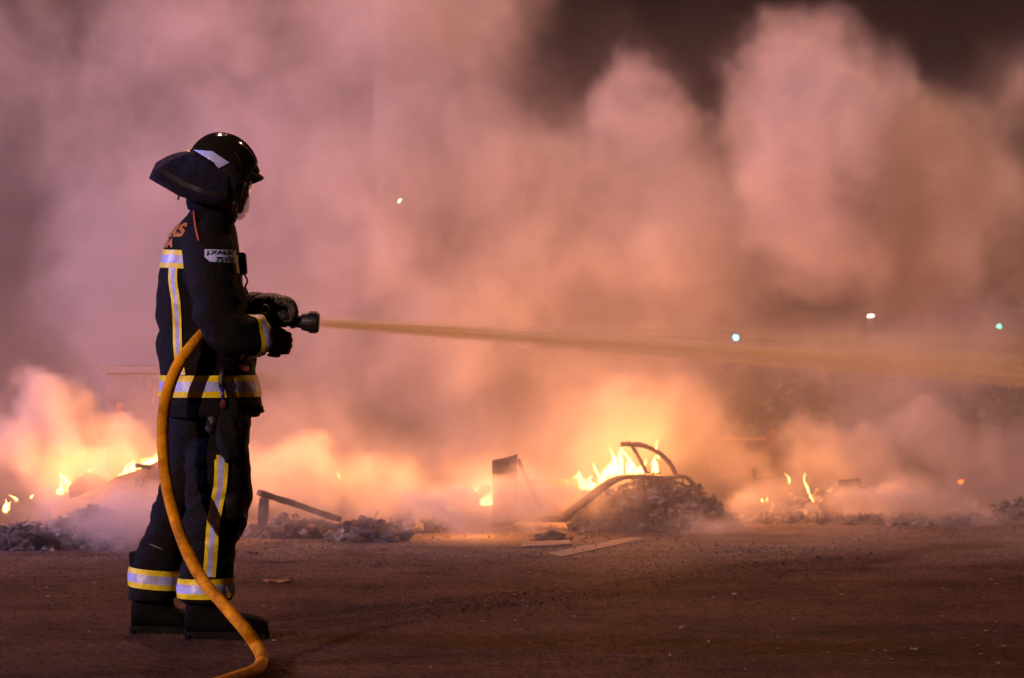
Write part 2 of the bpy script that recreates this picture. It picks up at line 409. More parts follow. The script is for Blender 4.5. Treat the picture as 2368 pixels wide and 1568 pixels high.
# piping, text, name patch
def text_mesh(body, bold=.03):
    c = bpy.data.curves.new('t', 'FONT'); c.body = body; c.offset = bold; c.resolution_u = 3; c.extrude = 0
    o = bpy.data.objects.new('t', c); COL.objects.link(o)
    dg = bpy.context.evaluated_depsgraph_get(); dg.update()
    me = bpy.data.meshes.new_from_object(o.evaluated_get(dg)); bpy.data.objects.remove(o)
    bm = bmesh.new(); bm.from_mesh(me); bpy.data.meshes.remove(me)
    bmesh.ops.triangulate(bm, faces=bm.faces[:])
    for _ in range(2):
        bmesh.ops.subdivide_edges(bm, edges=[e for e in bm.edges if e.calc_length() > .10], cuts=1); bmesh.ops.triangulate(bm, faces=bm.faces[:])
    xs = [v.co.x for v in bm.verts]; ys = [v.co.y for v in bm.verts]; x0, x1, y0, y1 = min(xs), max(xs), min(ys), max(ys)
    for v in bm.verts: v.co = Vector(((v.co.x - x0) / (x1 - x0), (v.co.y - y0) / (y1 - y0), 0))
    return bm
def text_on(name, body, b, box, mtl, parent, off=.006, bold=.03, skew=0):
    bm = text_mesh(body, bold); x0, y0, x1, y1 = box; bad = []
    for v in bm.verts:
        p = hitc(b, x0 + (x1 - x0) * v.co.x, y1 + (y0 - y1) * v.co.y + skew * v.co.x, off)
        if p is None: bad.append(v)
        else: v.co = p
    if bad: bmesh.ops.delete(bm, geom=bad, context='VERTS')
    return obj(name, bm, mtl, parent)
def text_back(body, zc, h, width, s_end, mtl):
    """lettering wrapped round the back, its last letter ending s_end metres from the side line"""
    bm = text_mesh(body, .045); c0 = F(466, 560); rx, ry = .138, .222
    tab = []; s = 0; a = -pi / 2; 
    while a > -pi * 2:
        tab.append((s, a)); a2 = a - .01
        s += math.hypot(rx * (cos(a2) - cos(a)), ry * (sin(a2) - sin(a))); a = a2
    import bisect
    ss = [t[0] for t in tab]
    for v in bm.verts:
        d_ = s_end + width * (1 - v.co.x); a = tab[min(bisect.bisect(ss, d_), len(tab) - 1)][1]
        d = Vector((cos(a), sin(a), 0)); o = Vector((c0.x, c0.y, zc + (v.co.y - .5) * h + .10 * (d_ - s_end - width / 2) * 0))
        hh = torso_b.ray_cast(o + d * .5, -d, .6); v.co = hh[0] + d * .005 if hh[0] is not None else o
    return obj('lettering', bm, mtl, jacket)
text_back('BOMBERS', F(0, 536).z, .054, .31, .026, m_print)
text_back('BARCELONA', F(0, 566).z, .034, .29, .055, m_print)
bm = bmesh.new(); pts = [hitc(jb, x, y, .004) for x, y in ((449, 489), (450, 505), (452, 520), (455, 535), (458, 548), (460, 557))]
add_tube(bm, [p for p in pts if p is not None], .0042, 6); obj('piping', bm, m_orange, jacket, True)
m_patch = mat('name patch', (.50, .60, 1.0), .5, var=(.42, .48, .85), scale=30)
pts = []
for i in range(13):
    r_ = []
    for j in range(9):
        u, v = i / 12, j / 8
        x = 473 + 70 * u; y = 577 + 2 * u + (30 - 2 * (1 - u) - 10 * max(0, .18 - u) / .18) * v
        r_.append(hitc(jb, x, y, .006))
    pts.append(r_)
patch = grid_obj('name_patch', pts, m_patch, jacket); pb = bvh_of(patch.data)
text_on('lettering', 'J.XALM', pb, (476, 579, 540, 591), m_ink, patch, .0025, .035)
text_on('lettering', '75191', pb, (499, 594, 540, 606), m_ink, patch, .0025, .035)
# orange tab on the pocket, snap hook and strap, chest radio
pts = [[hitc(torso_b, 551 + 24 * u / 6, 842 + 5 * u / 6 + (4 + 10 * sin(pi * (.15 + .7 * u / 6))) * v / 3, .006) for v in range(4)] for u in range(7)]
grid_obj('pocket_tab', pts, m_orange, jacket)
radio = empty('radio', F(562, 610, -.10), None, None); radio.parent = person; radio.matrix_parent_inverse = person.matrix_basis.inverted()
bpy.data.objects.remove(radio)
bm = bmesh.new(); add_beam(bm, F(560, 584, -.12), F(563, 636, -.12), .045, .026, .002, 3); bmesh.ops.bevel(bm, geom=bm.edges[:], offset=.004, segments=2, affect='EDGES')
rad = obj('radio', bm, m_black, person, True)
bm = bmesh.new(); add_tube(bm, spline([F(566, 636, -.12), F(572, 650, -.125), F(567, 664, -.12), F(574, 680, -.12)], 14), .0035, 6); obj('cord', bm, m_black, rad, True)
bm = bmesh.new(); p = [hitc(torso_b, x, y, .012) for x, y in ((514, 850), (512, 868), (511, 884), (512, 898))]
add_tube(bm, p, .011, 8, sq=(1, .5)); st = obj('strap', bm, m_black, jacket, True)
bm = bmesh.new(); add_tube(bm, [hitc(torso_b, 511, 896, .016), hitc(torso_b, 513, 912, .018), hitc(torso_b, 515, 926, .018)], .007, 8); obj('snap_hook', bm, mat('violet plastic', (.03, .02, .22), .3), jacket, True)
bm = bmesh.new()
for k in range(7): add_tube(bm, [hitc(torso_b, 514, 922, .018), hitc(torso_b, 514 + k - 3, 930, .02) , hitc(torso_b, 514 + 1.6 * (k - 3), 940 + k % 3 * 2, .016)], .0028, 5)
obj('tassel', bm, m_red, jacket, True)
# hem skirt of the jacket (flap at the front corner)
bm = bmesh.new(); add_lump(bm, F(600, 946, -.04), (.013, .09, .016), 3, 2, .5); obj('hem_corner', bm, m_cloth, jacket, True)

# --- trousers
bm = bmesh.new()
rows(bm, [(392, 580, 925, .20), (391, 578, 965, .20), (391, 576, 1000, .195), (400, 574, 1025, .18), (420, 560, 1050, .15)])
NEAR = [(440, 577, 980, .10), (432, 574, 1020, .115), (428, 573, 1055, .118), (427, 578, 1090, .118), (428, 580, 1130, .118), (427, 579, 1170, .115), (424, 570, 1205, .11), (421, 556, 1235, .107),
        (419, 545, 1262, .105), (418, 539, 1300, .105), (416, 536, 1340, .108), (415, 538, 1372, .11), (416, 536, 1390, .11)]
rows(bm, NEAR, dy=-.095)
FAR = [(392, 500, 980, .10), (390, 495, 1030, .112), (384, 488, 1080, .114), (374, 478, 1120, .112), (360, 466, 1160, .11), (346, 452, 1200, .108), (328, 438, 1245, .105),
       (312, 424, 1290, .103), (301, 414, 1325, .103), (295, 411, 1362, .105), (292, 408, 1384, .105)]
rows(bm, FAR, dy=.09)
def tx(p): return 1 + .7 * math.exp(-((p.z - F(0, 1200).z) / .13) ** 2) + .5 * math.exp(-((p.z - F(0, 1385).z) / .06) ** 2)
tm = remeshed(bm, .0105, folds(.0095, 10, 11, tx)); trousers = link('trousers', tm, m_cloth2, person); tb = bvh_of(tm)
bm = bmesh.new(); rows(bm, NEAR, dy=-.095); nb = remeshed(bm, .0105, folds(.0095, 10, 11, tx)); nbv = bvh_of(nb)
bm = bmesh.new(); rows(bm, FAR, dy=.09); fb = remeshed(bm, .0105, folds(.0095, 10, 11, tx)); fbv = bvh_of(fb)
ring_band('reflective_band', nbv, F(476, 1357, -.095), X, YV, Vector((0, 0, -.072)), 0, 2 * pi, trousers, .3, off=.006)
ring_band('reflective_band', fbv, F(356, 1335, .09), Vector((1, 0, -.10)).normalized(), YV, Vector((-.007, 0, -.070)), 0, 2 * pi, trousers, .3, off=.006)
proj_strip('reflective_stripe', nbv, [(511, 1052), (511, 1090), (508, 1130), (500, 1170), (493, 1210), (489, 1260), (486, 1300), (483, 1334)], lambda t: 31 - 2 * t if t > .03 else 22, trousers, 70, .006)
# cargo flaps, seams, scuffs
def flap(b, box, name, parent, mtl, off=.009):
    x0, y0, x1, y1 = box
    grid_obj(name, [[hitc(b, x0 + (x1 - x0) * i / 8, y0 + (y1 - y0) * j / 8 + (3 * sin(i) * (j == 8)), off) for j in range(9)] for i in range(9)], mtl, parent)
flap(tb, (520, 1140, 572, 1196), 'knee_pad', trousers, m_black, .008)
for (a, b) in (((345, 1257), (376, 1270)), ((457, 1022), (460, 1036))):
    grid_obj('scuff', [[hitc(tb, a[0] + (b[0] - a[0]) * i / 5, a[1] + (b[1] - a[1]) * i / 5 + (j - .5) * 3.5 * sin(pi * (i + .5) / 6), .0035) for j in range(2)] for i in range(6)], mat('pale scuff', (.16, .14, .15), .8), trousers)
# spare gloves and pouch hanging at the hip
bm = bmesh.new()
for (x, y, a, b_, c, s) in ((531, 985, .045, .03, .10, 1), (518, 1000, .028, .028, .085, 2), (527, 1040, .030, .022, .045, 4), (537, 1020, .03, .025, .06, 5)):
    add_lump(bm, F(x, y, -.235), (a, b_, c), s, 3, .25)
add_tube(bm, [F(512, 935, -.245), F(516, 950, -.25), F(524, 965, -.25)], .01, 8)
pm = remeshed(bm, .007, folds(.004, 6, 5), 3); link('spare_gloves', pm, m_cloth, person)
bm = bmesh.new()
for (x, y, a, b_, c, s) in ((492, 960, .022, .03, .055, 7), (488, 985, .02, .02, .03, 8)): add_lump(bm, F(x, y, -.225), (a, b_, c), s, 3, .2)
link('pouch', remeshed(bm, .006, folds(.004, 6, 5)), m_black, person)

# --- boots
def boot(heel, toe, sole_py, dy):
    bm = bmesh.new()
    zs = 0.0
    a, b = F(heel, sole_py, dy), F(toe, sole_py, dy); x0, x1 = a.x, b.x; Ln = x1 - x0; yc = a.y
    prof = [(0.0, .075, .10, .034), (.06, .085, .115, .043), (.15, .098, .13, .047), (.28, .10, .135, .048), (.40, .075, .11, .048), (.52, .055, .088, .051), (.65, .045, .074, .055), (.80, .040, .066, .056), (.92, .032, .055, .048), (1.0, .022, .040, .032)]
    rr = []
    for t, hz, top, hw in prof:
        rg = []
        for k in range(20):
            an = 2 * pi * k / 20; zz = .02 + top * (.5 + .5 * math.copysign(abs(sin(an)) ** .75, sin(an)))
            rg.append(bm.verts.new((x0 + .008 + t * (Ln - .014), yc + hw * math.copysign(abs(cos(an)) ** .8, cos(an)), zz)))
        rr.append(rg)
    loft(bm, rr)
    cx = x0 + .085
    r2 = [ring(bm, (cx + o, yc, z), rx, ry, 20) for z, rx, ry, o in ((.05, .075, .045, 0), (.10, .078, .050, .004), (.15, .070, .054, 0), (.22, .074, .060, -.008), (.30, .078, .065, -.012))]
    loft(bm, r2)
    me = remeshed(bm, .007, folds(.0025, 14, 3), 2); o = link('boot', me, m_boot, person)
    bm = bmesh.new(); out = []
    for k in range(36):
        an = 2 * pi * k / 36; t = .5 + .5 * cos(an); hw = .050 + .012 * (t > .5) * sin(pi * (t - .5) * 2) - .006 * sin(pi * t) 
        out.append((x0 + t * Ln, yc + hw * math.copysign(abs(sin(an)) ** .6, sin(an))))
    lo = [bm.verts.new((x, y, .0)) for x, y in out]; hi = [bm.verts.new((x, y, .026)) for x, y in out]
    for k in range(36): bm.faces.new((lo[k], lo[(k + 1) % 36], hi[(k + 1) % 36], hi[k]))
    bm.faces.new(hi); bm.faces.new(lo[::-1])
    obj('sole', bm, m_sole, o)
    bm = bmesh.new()
    for i in range(9):
        t = .06 + .88 * i / 8
        add_box(bm, (x0 + t * Ln, yc, .008), (.014, .088, .014))
    tag(obj('tread', bm, m_sole, o), kind='stuff')
boot(424, 624, 1474, -.10)
boot(300, 452, 1463, .09)

# --- body under the clothes: one continuous mesh with head and face
bm = bmesh.new()
HC = F(512, 425)
def ell(c, r, sub=3):
    res = bmesh.ops.create_icosphere(bm, subdivisions=sub, radius=1)
    for v in res['verts']: v.co = Vector((v.co.x * r[0], v.co.y * r[1], v.co.z * r[2])) + c
ell(HC + Vector((-.005, 0, .015)), (.098, .076, .105)); ell(HC + Vector((.035, 0, -.055)), (.055, .056, .060)); ell(HC + Vector((.060, 0, -.092)), (.024, .028, .020))
ell(HC + Vector((.083, 0, -.030)), (.017, .013, .026)); ell(HC + Vector((.092, 0, -.044)), (.013, .015, .010))
ell(HC + Vector((.078, 0, .012)), (.018, .050, .010)); ell(HC + Vector((.080, 0, -.066)), (.010, .022, .005)); ell(HC + Vector((.078, 0, -.076)), (.010, .020, .006))
for s in (-1, 1): ell(HC + Vector((-.002, s * .078, -.012)), (.018, .010, .030)); ell(HC + Vector((.060, s * .036, -.030)), (.026, .022, .020))
add_tube(bm, [HC + Vector((-.012, 0, -.04)), F(490, 500), F(478, 530)], [.058, .060, .075], 14)
rows(bm, [(420, 530, 520, .12), (392, 540, 560, .19), (384, 545, 650, .19), (388, 556, 780, .17), (395, 560, 900, .18), (402, 560, 1000, .17)])
add_tube(bm, ARM_N, .05, 10); add_tube(bm, ARM_F, .05, 10)
add_tube(bm, [F(505, 990, -.09), F(505, 1130, -.09), F(478, 1400, -.09), F(468, 1440, -.1)], [.085, .075, .05, .045], 10)
add_tube(bm, [F(450, 990, .09), F(425, 1130, .09), F(352, 1385, .09), F(338, 1430, .09)], [.085, .075, .05, .045], 10)
link('body', remeshed(bm, .007, None, 1), m_skin, person)
bm = bmesh.new()
m_eye = mat('eye', (.5, .5, .5), .2)
for s in (-1, 1):
    bm = bmesh.new(); bmesh.ops.create_uvsphere(bm, u_segments=12, v_segments=8, radius=.012, matrix=Matrix.Translation(HC + Vector((.074, s * .031, -.008)))); obj('eye', bm, m_eye, person, True)

# --- helmet
helmet = None
bm = bmesh.new(); C0 = F(508, 402); NL, NT = 56, 22; Rg = []
for i in range(NL):
    lon = 2 * pi * i / NL; col = []
    front = max(0, cos(lon)); back = max(0, -cos(lon)); side = abs(sin(lon))
    # lowest point (px rows) of the shell at this longitude
    ft = min(1, max(0, (cos(lon) - .60) / .22)); low = 472 - 66 * ft * ft * (3 - 2 * ft) - 38 * back ** 1.2
    zl = F(0, low).z - C0.z
    for j in range(NT + 1):
        t = j / NT; th = t * 1.28
        rz = .147
        if th < pi / 2: z = rz * cos(th); r = sin(th)
        else: z = 0; r = 1
        z = rz * cos(min(th, pi / 2) ); 
        zz = rz + (zl - rz) * 0
        # blend: dome above the rim line, then a straight skirt
        z = rz * cos(t * pi / 2) if t < .82 else rz * cos(.82 * pi / 2) + (zl - rz * cos(.82 * pi / 2)) * (t - .82) / .18
        r = sin(min(t, .82) * pi / 2) / sin(.82 * pi / 2) * (1 - .05 * max(0, t - .82) / .18)
        rx = .139 if cos(lon) > 0 else .124
        x = rx * cos(lon) * r; y = .120 * sin(lon) * r
        x += .06 * (.1 - z) * .35                       # leans forward a little
        if t < .82: z += .006 * math.exp(-(y / .018) ** 2) * cos(t * pi / 2) ** .3   # ridge over the crown
        col.append(bm.verts.new(C0 + Vector((x, y, z))))
    Rg.append(col)
for i in range(NL):
    for j in range(NT):
        a, b, c, d = Rg[i][j], Rg[(i + 1) % NL][j], Rg[(i + 1) % NL][j + 1], Rg[i][j + 1]
        try: bm.faces.new((a, d, c, b))
        except ValueError: pass
bmesh.ops.remove_doubles(bm, verts=bm.verts[:], dist=.0008); bmesh.ops.recalc_face_normals(bm, faces=bm.faces[:])
bmesh.ops.solidify(bm, geom=bm.faces[:], thickness=.004)
me = mesh_of(bm, True); helmet = link('helmet', me, m_helm, person); hb = bvh_of(me)
# reflective patch, side plate, crest line, peak, badge, cape, visor, chin strap
def poly_patch(name, b, corners, mtl, parent, off=.003, n=10):
    a, b2, c, d = [Vector((*q, 0)) for q in corners]
    pts = [[hitc(b, *(a.lerp(b2, i / n).lerp(d.lerp(c, i / n), j / n)).xy, off) for j in range(n + 1)] for i in range(n + 1)]
    return grid_obj(name, pts, mtl, parent)
poly_patch('reflective_patch', hb, [(447, 347), (490, 350), (530, 376), (512, 386)], m_sil, helmet)
poly_patch('reflective_patch', hb, [(484, 352), (500, 360), (520, 380), (503, 392)], m_sil, helmet, .0028)
poly_patch('side_plate', hb, [(508, 395), (535, 378), (560, 405), (540, 440)], m_black, helmet, .006)
bm = bmesh.new(); pp = [hitc(hb, x, y, .001) for x, y in ((543, 352), (548, 358), (552, 366), (556, 374), (562, 384))]
add_tube(bm, [p for p in pp if p is not None], .0025, 5); obj('seam', bm, m_black, helmet)
bm = bmesh.new()   # peak
pk = []
for k in range(13):
    a = radians(-62 + 124 * k / 12); f = cos(a)
    inn = Vector((C0.x + .128 * cos(a) + .004, C0.y + .116 * sin(a), F(0, 398).z - .012 * (1 - f) * 5))
    out = Vector((C0.x + (.128 + .030 * f ** 2) * cos(a) + .006, C0.y + (.116 + .012 * f) * sin(a), F(0, 413).z - .012 * (1 - f) * 5))
    pk.append((inn + Z * .006, out + Z * .004, out, inn - Z * .012))
V = [[bm.verts.new(q) for q in r] for r in pk]
for r0, r1 in zip(V, V[1:]):
    for k in range(4): bm.faces.new((r0[k], r0[(k + 1) % 4], r1[(k + 1) % 4], r1[k]))
bm.faces.new(V[0]); bm.faces.new(V[-1][::-1]); obj('peak', bm, m_helm, helmet)
bm = bmesh.new(); add_beam(bm, F(591, 384), F(598, 401), .045, .014, 0, 3); bmesh.ops.bevel(bm, geom=bm.edges[:], offset=.003, segments=2, affect='EDGES'); obj('badge', bm, m_gold, helmet, True)
bm = bmesh.new(); bmesh.ops.create_uvsphere(bm, u_segments=12, v_segments=8, radius=.008, matrix=Matrix.Translation(F(439, 350, -.03))); obj('rear_knob', bm, m_gold, helmet, True)
inner = [(528, 412, -.125), (506, 390, -.128), (485, 372, -.122), (462, 358, -.10), (444, 349, -.055), (437, 349, -.01), (437, 349, 0)]
outer = [(530, 462, -.118), (497, 473, -.135), (458, 469, -.150), (412, 452, -.145), (346, 412, -.105), (360, 378, -.015), (361, 377, 0)]
inner += [(x, y, -d) for x, y, d in inner[-2::-1]]; outer += [(x, y, -d) for x, y, d in outer[-2::-1]]
def polyl(q, n):
    out = []
    for i in range(n + 1):
        t = i / n * (len(q) - 1); k = min(int(t), len(q) - 2); out.append(q[k].lerp(q[k + 1], t - k))
    return out
I_ = polyl([F(*q) for q in inner], 48); O_ = polyl([F(*q) for q in outer], 48)
pts = []
for a, b in zip(I_, O_):
    r_ = []
    for j in range(11):
        t = j / 10; p = a.lerp(b, t); p += Vector((0, 0, .010 * sin(pi * t))) + Vector(noise.noise_vector(p * 9)) * .008 * t
        r_.append(p)
    pts.append(r_)
cape = grid_obj('neck_cape', pts, [m_cape, m_black], helmet, lambda i, j: 1 if j in (7, ) else 0)
md = cape.modifiers.new('t', 'SOLIDIFY'); md.thickness = .004
bm = bmesh.new(); add_tube(bm, [F(415, 448, -.12), F(413, 456, -.12), F(411, 463, -.12)], .004, 6); obj('toggle', bm, m_black, helmet)
m_vis = bpy.data.materials.new('clear visor'); m_vis.use_nodes = True; b_ = m_vis.node_tree.nodes['Principled BSDF']
b_.inputs['Base Color'].default_value = (.04, .012, .006, 1); b_.inputs['Roughness'].default_value = .06; b_.inputs['Alpha'].default_value = .22; b_.inputs['Specular IOR Level'].default_value = 1
def visor(name, prof, wid, th):
    pts = []
    for k in range(17):
        a = radians(-th + 2 * th * k / 16); r_ = []
        for (x, y) in prof:
            p = F(x, y); rr_ = p.x - HC.x + .0
            r_.append(Vector((HC.x + rr_ * (cos(a) ** .8), HC.y + wid * sin(a), p.z + .02 * (1 - cos(a)))))
        pts.append(r_)
    o = grid_obj(name, pts, m_vis, helmet); md = o.modifiers.new('t', 'SOLIDIFY'); md.thickness = .003; return o
visor('visor', [(584, 408), (584, 425), (582, 436), (577, 446)], .115, 70)
visor('face_shield', [(574, 440), (577, 455), (578, 470), (576, 486), (570, 500), (562, 509), (552, 510)], .105, 62)
bm = bmesh.new(); add_tube(bm, spline([F(545, 465, -.10), F(542, 485, -.075), F(545, 500, -.03), F(547, 503, 0), F(545, 500, .03), F(542, 485, .075)], 16), .006, 6, sq=(1.4, .6)); obj('chin_strap', bm, m_black, helmet, True)

# --- gloves
def finger(bm, pts, r0, r1):
    p = spline(pts, 12); add_tube(bm, p, [r0 + (r1 - r0) * i / 12 for i in range(13)], 10)
    for q, r in ((p[0], r0), (p[-1], r1)):
        res = bmesh.ops.create_icosphere(bm, subdivisions=2, radius=r * 1.02)
        for v in res['verts']: v.co += q
# right hand on the pistol grip
bm = bmesh.new()
add_tube(bm, [F(603, 779, -.205), F(618, 782, -.19)], [.062, .052], 14)
add_tube(bm, spline([F(612, 784, -.19), F(628, 789, -.165), F(646, 793, -.150)], 8), [.045, .044, .043, .042, .041, .040, .040, .038, .036], 14, sq=(.62, 1.05))
for k, (py, ln) in enumerate(((774, 0), (787, 2), (800, 1), (812, -3))):
    finger(bm, [F(643, py + 1, -.155), F(661 + ln, py, -.142), F(667 + ln, py + 1, -.108), F(652, py + 2, -.078)], .0145 if k < 3 else .0125, .0115)
finger(bm, [F(618, 775, -.165), F(630, 764, -.135), F(645, 764, -.10), F(657, 770, -.088)], .0165, .013)
link('glove', remeshed(bm, .0048, folds(.003, 20, 1), 1), m_glove, person)
bm = bmesh.new(); add_lump(bm, F(634, 820, -.175), (.026, .035, .010), 5, 2, .4); obj('glove_gauntlet', bm, m_glove, person, True)
gpts = [[F(646 + 14 * i / 5, 772 + 26 * j / 5 - i, -.168 + .006 * i) for j in range(6)] for i in range(6)]
bm = bmesh.new(); add_lump(bm, F(652, 785, -.158), (.018, .010, .022), 9, 2, .3); obj('knuckle_guard', bm, m_glove_o, person, True)
# left hand over the shut-off handle
bm = bmesh.new()
add_tube(bm, [F(589, 712, .075), F(606, 708, .02)], [.062, .050], 14)
add_tube(bm, spline([F(603, 709, .03), F(622, 704, -.03), F(650, 708, -.07)], 8), [.046, .048, .052, .054, .054, .053, .052, .050, .046], 14, sq=(1.12, .80))
for k, dy in enumerate((-.118, -.092, -.066, -.041)):
    top = (2, 0, 1, 5)[k]
    finger(bm, [F(640, 695 + top, dy), F(666, 698 + top, dy), F(679, 720, dy), F(668, 738, dy), F(652, 736, dy)], .0205 - .002 * (k == 3), .017)
finger(bm, [F(614, 712, -.075), F(624, 724, -.115), F(640, 730, -.128), F(658, 732, -.125)], .022, .018)
link('glove', remeshed(bm, .0048, folds(.003, 20, 4), 1), m_glove, person)

# ------------------------------------------------------------------ hose with nozzle
NY = -.08
hose = empty('fire_hose', F(607, 1525, -.8), 'yellow fire hose curving down from the firefighter\'s arm to the road', 'hose')
hose.location.z = 0
hp = [F(600, 742, NY), F(560, 740, -.10), F(520, 745, -.14), (F(490, 756, -.17)), F(474, 768, -.22), F(440, 805, -.30), F(410, 848, -.335), F(388, 905, -.35), F(377, 970, -.35), F(377, 1040, -.35), F(384, 1110, -.36), F(402, 1190, -.40),
      F(430, 1270, -.47), F(468, 1340, -.55), F(520, 1402, -.66), F(566, 1455, -.76)]
def HG(px, py): return P(px, py, (EYE - .0245) * 6018 / (py - 807.0))
hp2 = [P(592, 1492, 8.80), HG(605, 1519), HG(601, 1540), HG(580, 1555), HG(545, 1567), HG(500, 1582), HG(400, 1612), HG(250, 1650)]
hs = spline(hp + hp2, 260); bm = bmesh.new()
add_tube(bm, hs, [.0215 + .0012 * noise.noise(p * 6) for p in hs], 16)
obj('hose_line', bm, m_hose, hose, True)
nozzle = None
bm = bmesh.new(); ax = (F(738, 746, NY) - F(600, 738, NY)).normalized(); o0 = F(600, 739, NY)
def along(px): return o0.lerp(F(738, 746, NY), (px - 600) / 138)
prof = [(597, .026), (606, .026), (607, .031), (614, .031), (615, .024), (640, .024), (662, .024), (664, .020), (671, .020), (672, .026), (682, .027), (684, .022), (696, .024), (698, .031), (710, .034), (722, .037), (734, .037), (738, .033)]
add_tube(bm, [along(p) for p, r in prof], [r for p, r in prof], 24, True)
nozzle = obj('nozzle', bm, m_black, hose)
for p_ in nozzle.data.polygons: p_.use_smooth = False
bm = bmesh.new()
for k in range(18):
    a = 2 * pi * k / 18; d = Vector((0, cos(a), sin(a)))
    add_box(bm, along(724) + d * .037, (.030, .006, .006), Matrix.Rotation(a, 3, 'X'))
obj('bumper_rib', bm, m_black, nozzle)
tag(nozzle)
bm = bmesh.new(); add_tube(bm, [along(676) + Vector((0, -.006, .0155)) + Vector((0, -.017, 0)), along(690) + Vector((0, -.023, .0155))], .004, 6); obj('yellow_mark', bm, m_yel, nozzle)
bm = bmesh.new(); add_tube(bm, [along(642) + Vector((0, 0, -.01)), F(640, 775, NY), F(634, 800, NY), F(631, 826, NY)], [.018, .017, .018, .020], 12, sq=(.8, 1.2)); obj('pistol_grip', bm, m_black, nozzle)
bm = bmesh.new()
add_tube(bm, [F(655, 722, NY - .055), F(655, 722, NY + .055)], .009, 10)
for s in (-1, 1): add_tube(bm, [F(655, 722, NY + .052 * s), F(646, 732, NY + .045 * s), F(640, 741, NY + .03 * s)], .007, 8)
obj('shutoff_handle', bm, m_black, nozzle)
bm = bmesh.new(); q = []
for k in range(17):
    a = 2 * pi * k / 16; q.append(F(613, 716, -.17) + Vector((cos(a) * .014, 0, sin(a) * .016)))
add_tube(bm, q, .003, 6, cap=False); obj('ring', bm, m_chrome, nozzle, True)
# ------------------------------------------------------------------ road
m_road = bpy.data.materials.new('asphalt'); m_road.use_nodes = True
t = m_road.node_tree; b_ = t.nodes['Principled BSDF']; b_.inputs['Roughness'].default_value = .82; b_.inputs['Specular IOR Level'].default_value = .04
tc = t.nodes.new('ShaderNodeTexCoord')
def tn(sc, det=6, r=.6, sx=None):
    n = t.nodes.new('ShaderNodeTexNoise'); n.inputs['Scale'].default_value = sc; n.inputs['Detail'].default_value = det; n.inputs['Roughness'].default_value = r
    t.links.new(tc.outputs['Object'], n.inputs['Vector']); return n.outputs[0]
def ramp(v, a, ca, b, cb):
    r = t.nodes.new('ShaderNodeValToRGB'); e = r.color_ramp.elements; e[0].position, e[1].position = a, b; e[0].color = (*ca, 1); e[1].color = (*cb, 1); t.links.new(v, r.inputs[0]); return r.outputs[0]
def mix(f, a, b, bt='MIX'):
    n = t.nodes.new('ShaderNodeMixRGB'); n.blend_type = bt
    for s, v in zip(n.inputs, (f, a, b)):
        if isinstance(v, bpy.types.NodeSocket): t.links.new(v, s)
        else: s.default_value = v
    return n.outputs[0]
grain = ramp(tn(75, 4, .8), .38, (.012, .008, .006), .66, (.100, .060, .036))
patch_ = ramp(tn(1.1, 6, .68), .36, (.68, .58, .48), .66, (2.0, 1.65, 1.3))
grain = mix(.5, grain, ramp(tn(24, 5, .75), .36, (.008, .006, .004), .66, (.11, .066, .040)))
base = mix(1, grain, patch_, 'MULTIPLY')
# grey ash and foam residue lying near the rubble (Y > 13)
sx = t.nodes.new('ShaderNodeSeparateXYZ'); t.links.new(tc.outputs['Object'], sx.inputs[0])
mr = t.nodes.new('ShaderNodeMapRange'); mr.interpolation_type = 'SMOOTHSTEP'; t.links.new(sx.outputs[1], mr.inputs[0]); mr.inputs[1].default_value = 11.3; mr.inputs[2].default_value = 13.9
ashn = ramp(tn(2.2, 8, .72), .30, (0, 0, 0), .62, (1, 1, 1)); am = mix(1, mr.outputs[0], ashn, 'MULTIPLY')
ash = ramp(tn(30, 5, .75), .35, (.05, .038, .03), .65, (.26, .19, .15))
t.links.new(mix(am, base, ash), b_.inputs['Base Color'])
bp = t.nodes.new('ShaderNodeBump'); bp.inputs['Strength'].default_value = .9; bp.inputs['Distance'].default_value = .012
t.links.new(tn(75, 4, .8), bp.inputs['Height']); t.links.new(bp.outputs[0], b_.inputs['Normal'])
bm = bmesh.new()
vs = [bm.verts.new(p) for p in ((-300, -100, 0), (300, -100, 0), (300, 500, 0), (-300, 500, 0))]; bm.faces.new(vs)
tag(obj('road', bm, m_road), 'dark grainy asphalt road dusted with ash', None, None, 'structure')
m_line = mat('worn road paint', (.26, .20, .16), .9, spec=.1, var=(.12, .09, .07), scale=14)
def quad_flat(name, pts, z, m, parent=None):
    bm = bmesh.new(); bm.faces.new([bm.verts.new((p.x, p.y, z)) for p in pts]); return obj(name, bm, m, parent)
tag(quad_flat('road_marking', [G(1262, 1281), G(1296, 1289), G(1494, 1246), G(1462, 1242)], .004, m_line), 'worn white stripe painted on the asphalt', None, None, 'structure')

# loose grit, ash crumbs and charcoal on the road: nobody could count it
def scatter(name, n, area, size, m, label, seed, dens=None, flat=.6):
    rnd = random.Random(seed); V = []; Fc = []
    while len(Fc) < n * 4:
        x, y = rnd.uniform(area[0], area[1]), rnd.uniform(area[2], area[3])
        if dens and rnd.random() > dens(x, y): continue
        s = rnd.uniform(*size); k = len(V); a = rnd.uniform(0, 6.28)
        for q in range(3): V.append((x + s * cos(a + q * 2.1) * rnd.uniform(.6, 1.2), y + s * sin(a + q * 2.1) * rnd.uniform(.6, 1.2), 0.0006))
        V.append((x + s * rnd.uniform(-.4, .4), y + s * rnd.uniform(-.4, .4), s * flat * rnd.uniform(.6, 1.6)))
        Fc += [(k, k + 1, k + 3), (k + 1, k + 2, k + 3), (k + 2, k, k + 3), (k, k + 2, k + 1)]
    me = bpy.data.meshes.new(name); me.from_pydata(V, [], Fc)
    me.materials.append(m); o = bpy.data.objects.new(name, me); COL.objects.link(o)
    return tag(o, label, None, None, 'stuff')
m_grit = mat('pale grit', (.30, .26, .22), .8, var=(.08, .07, .06), scale=3)
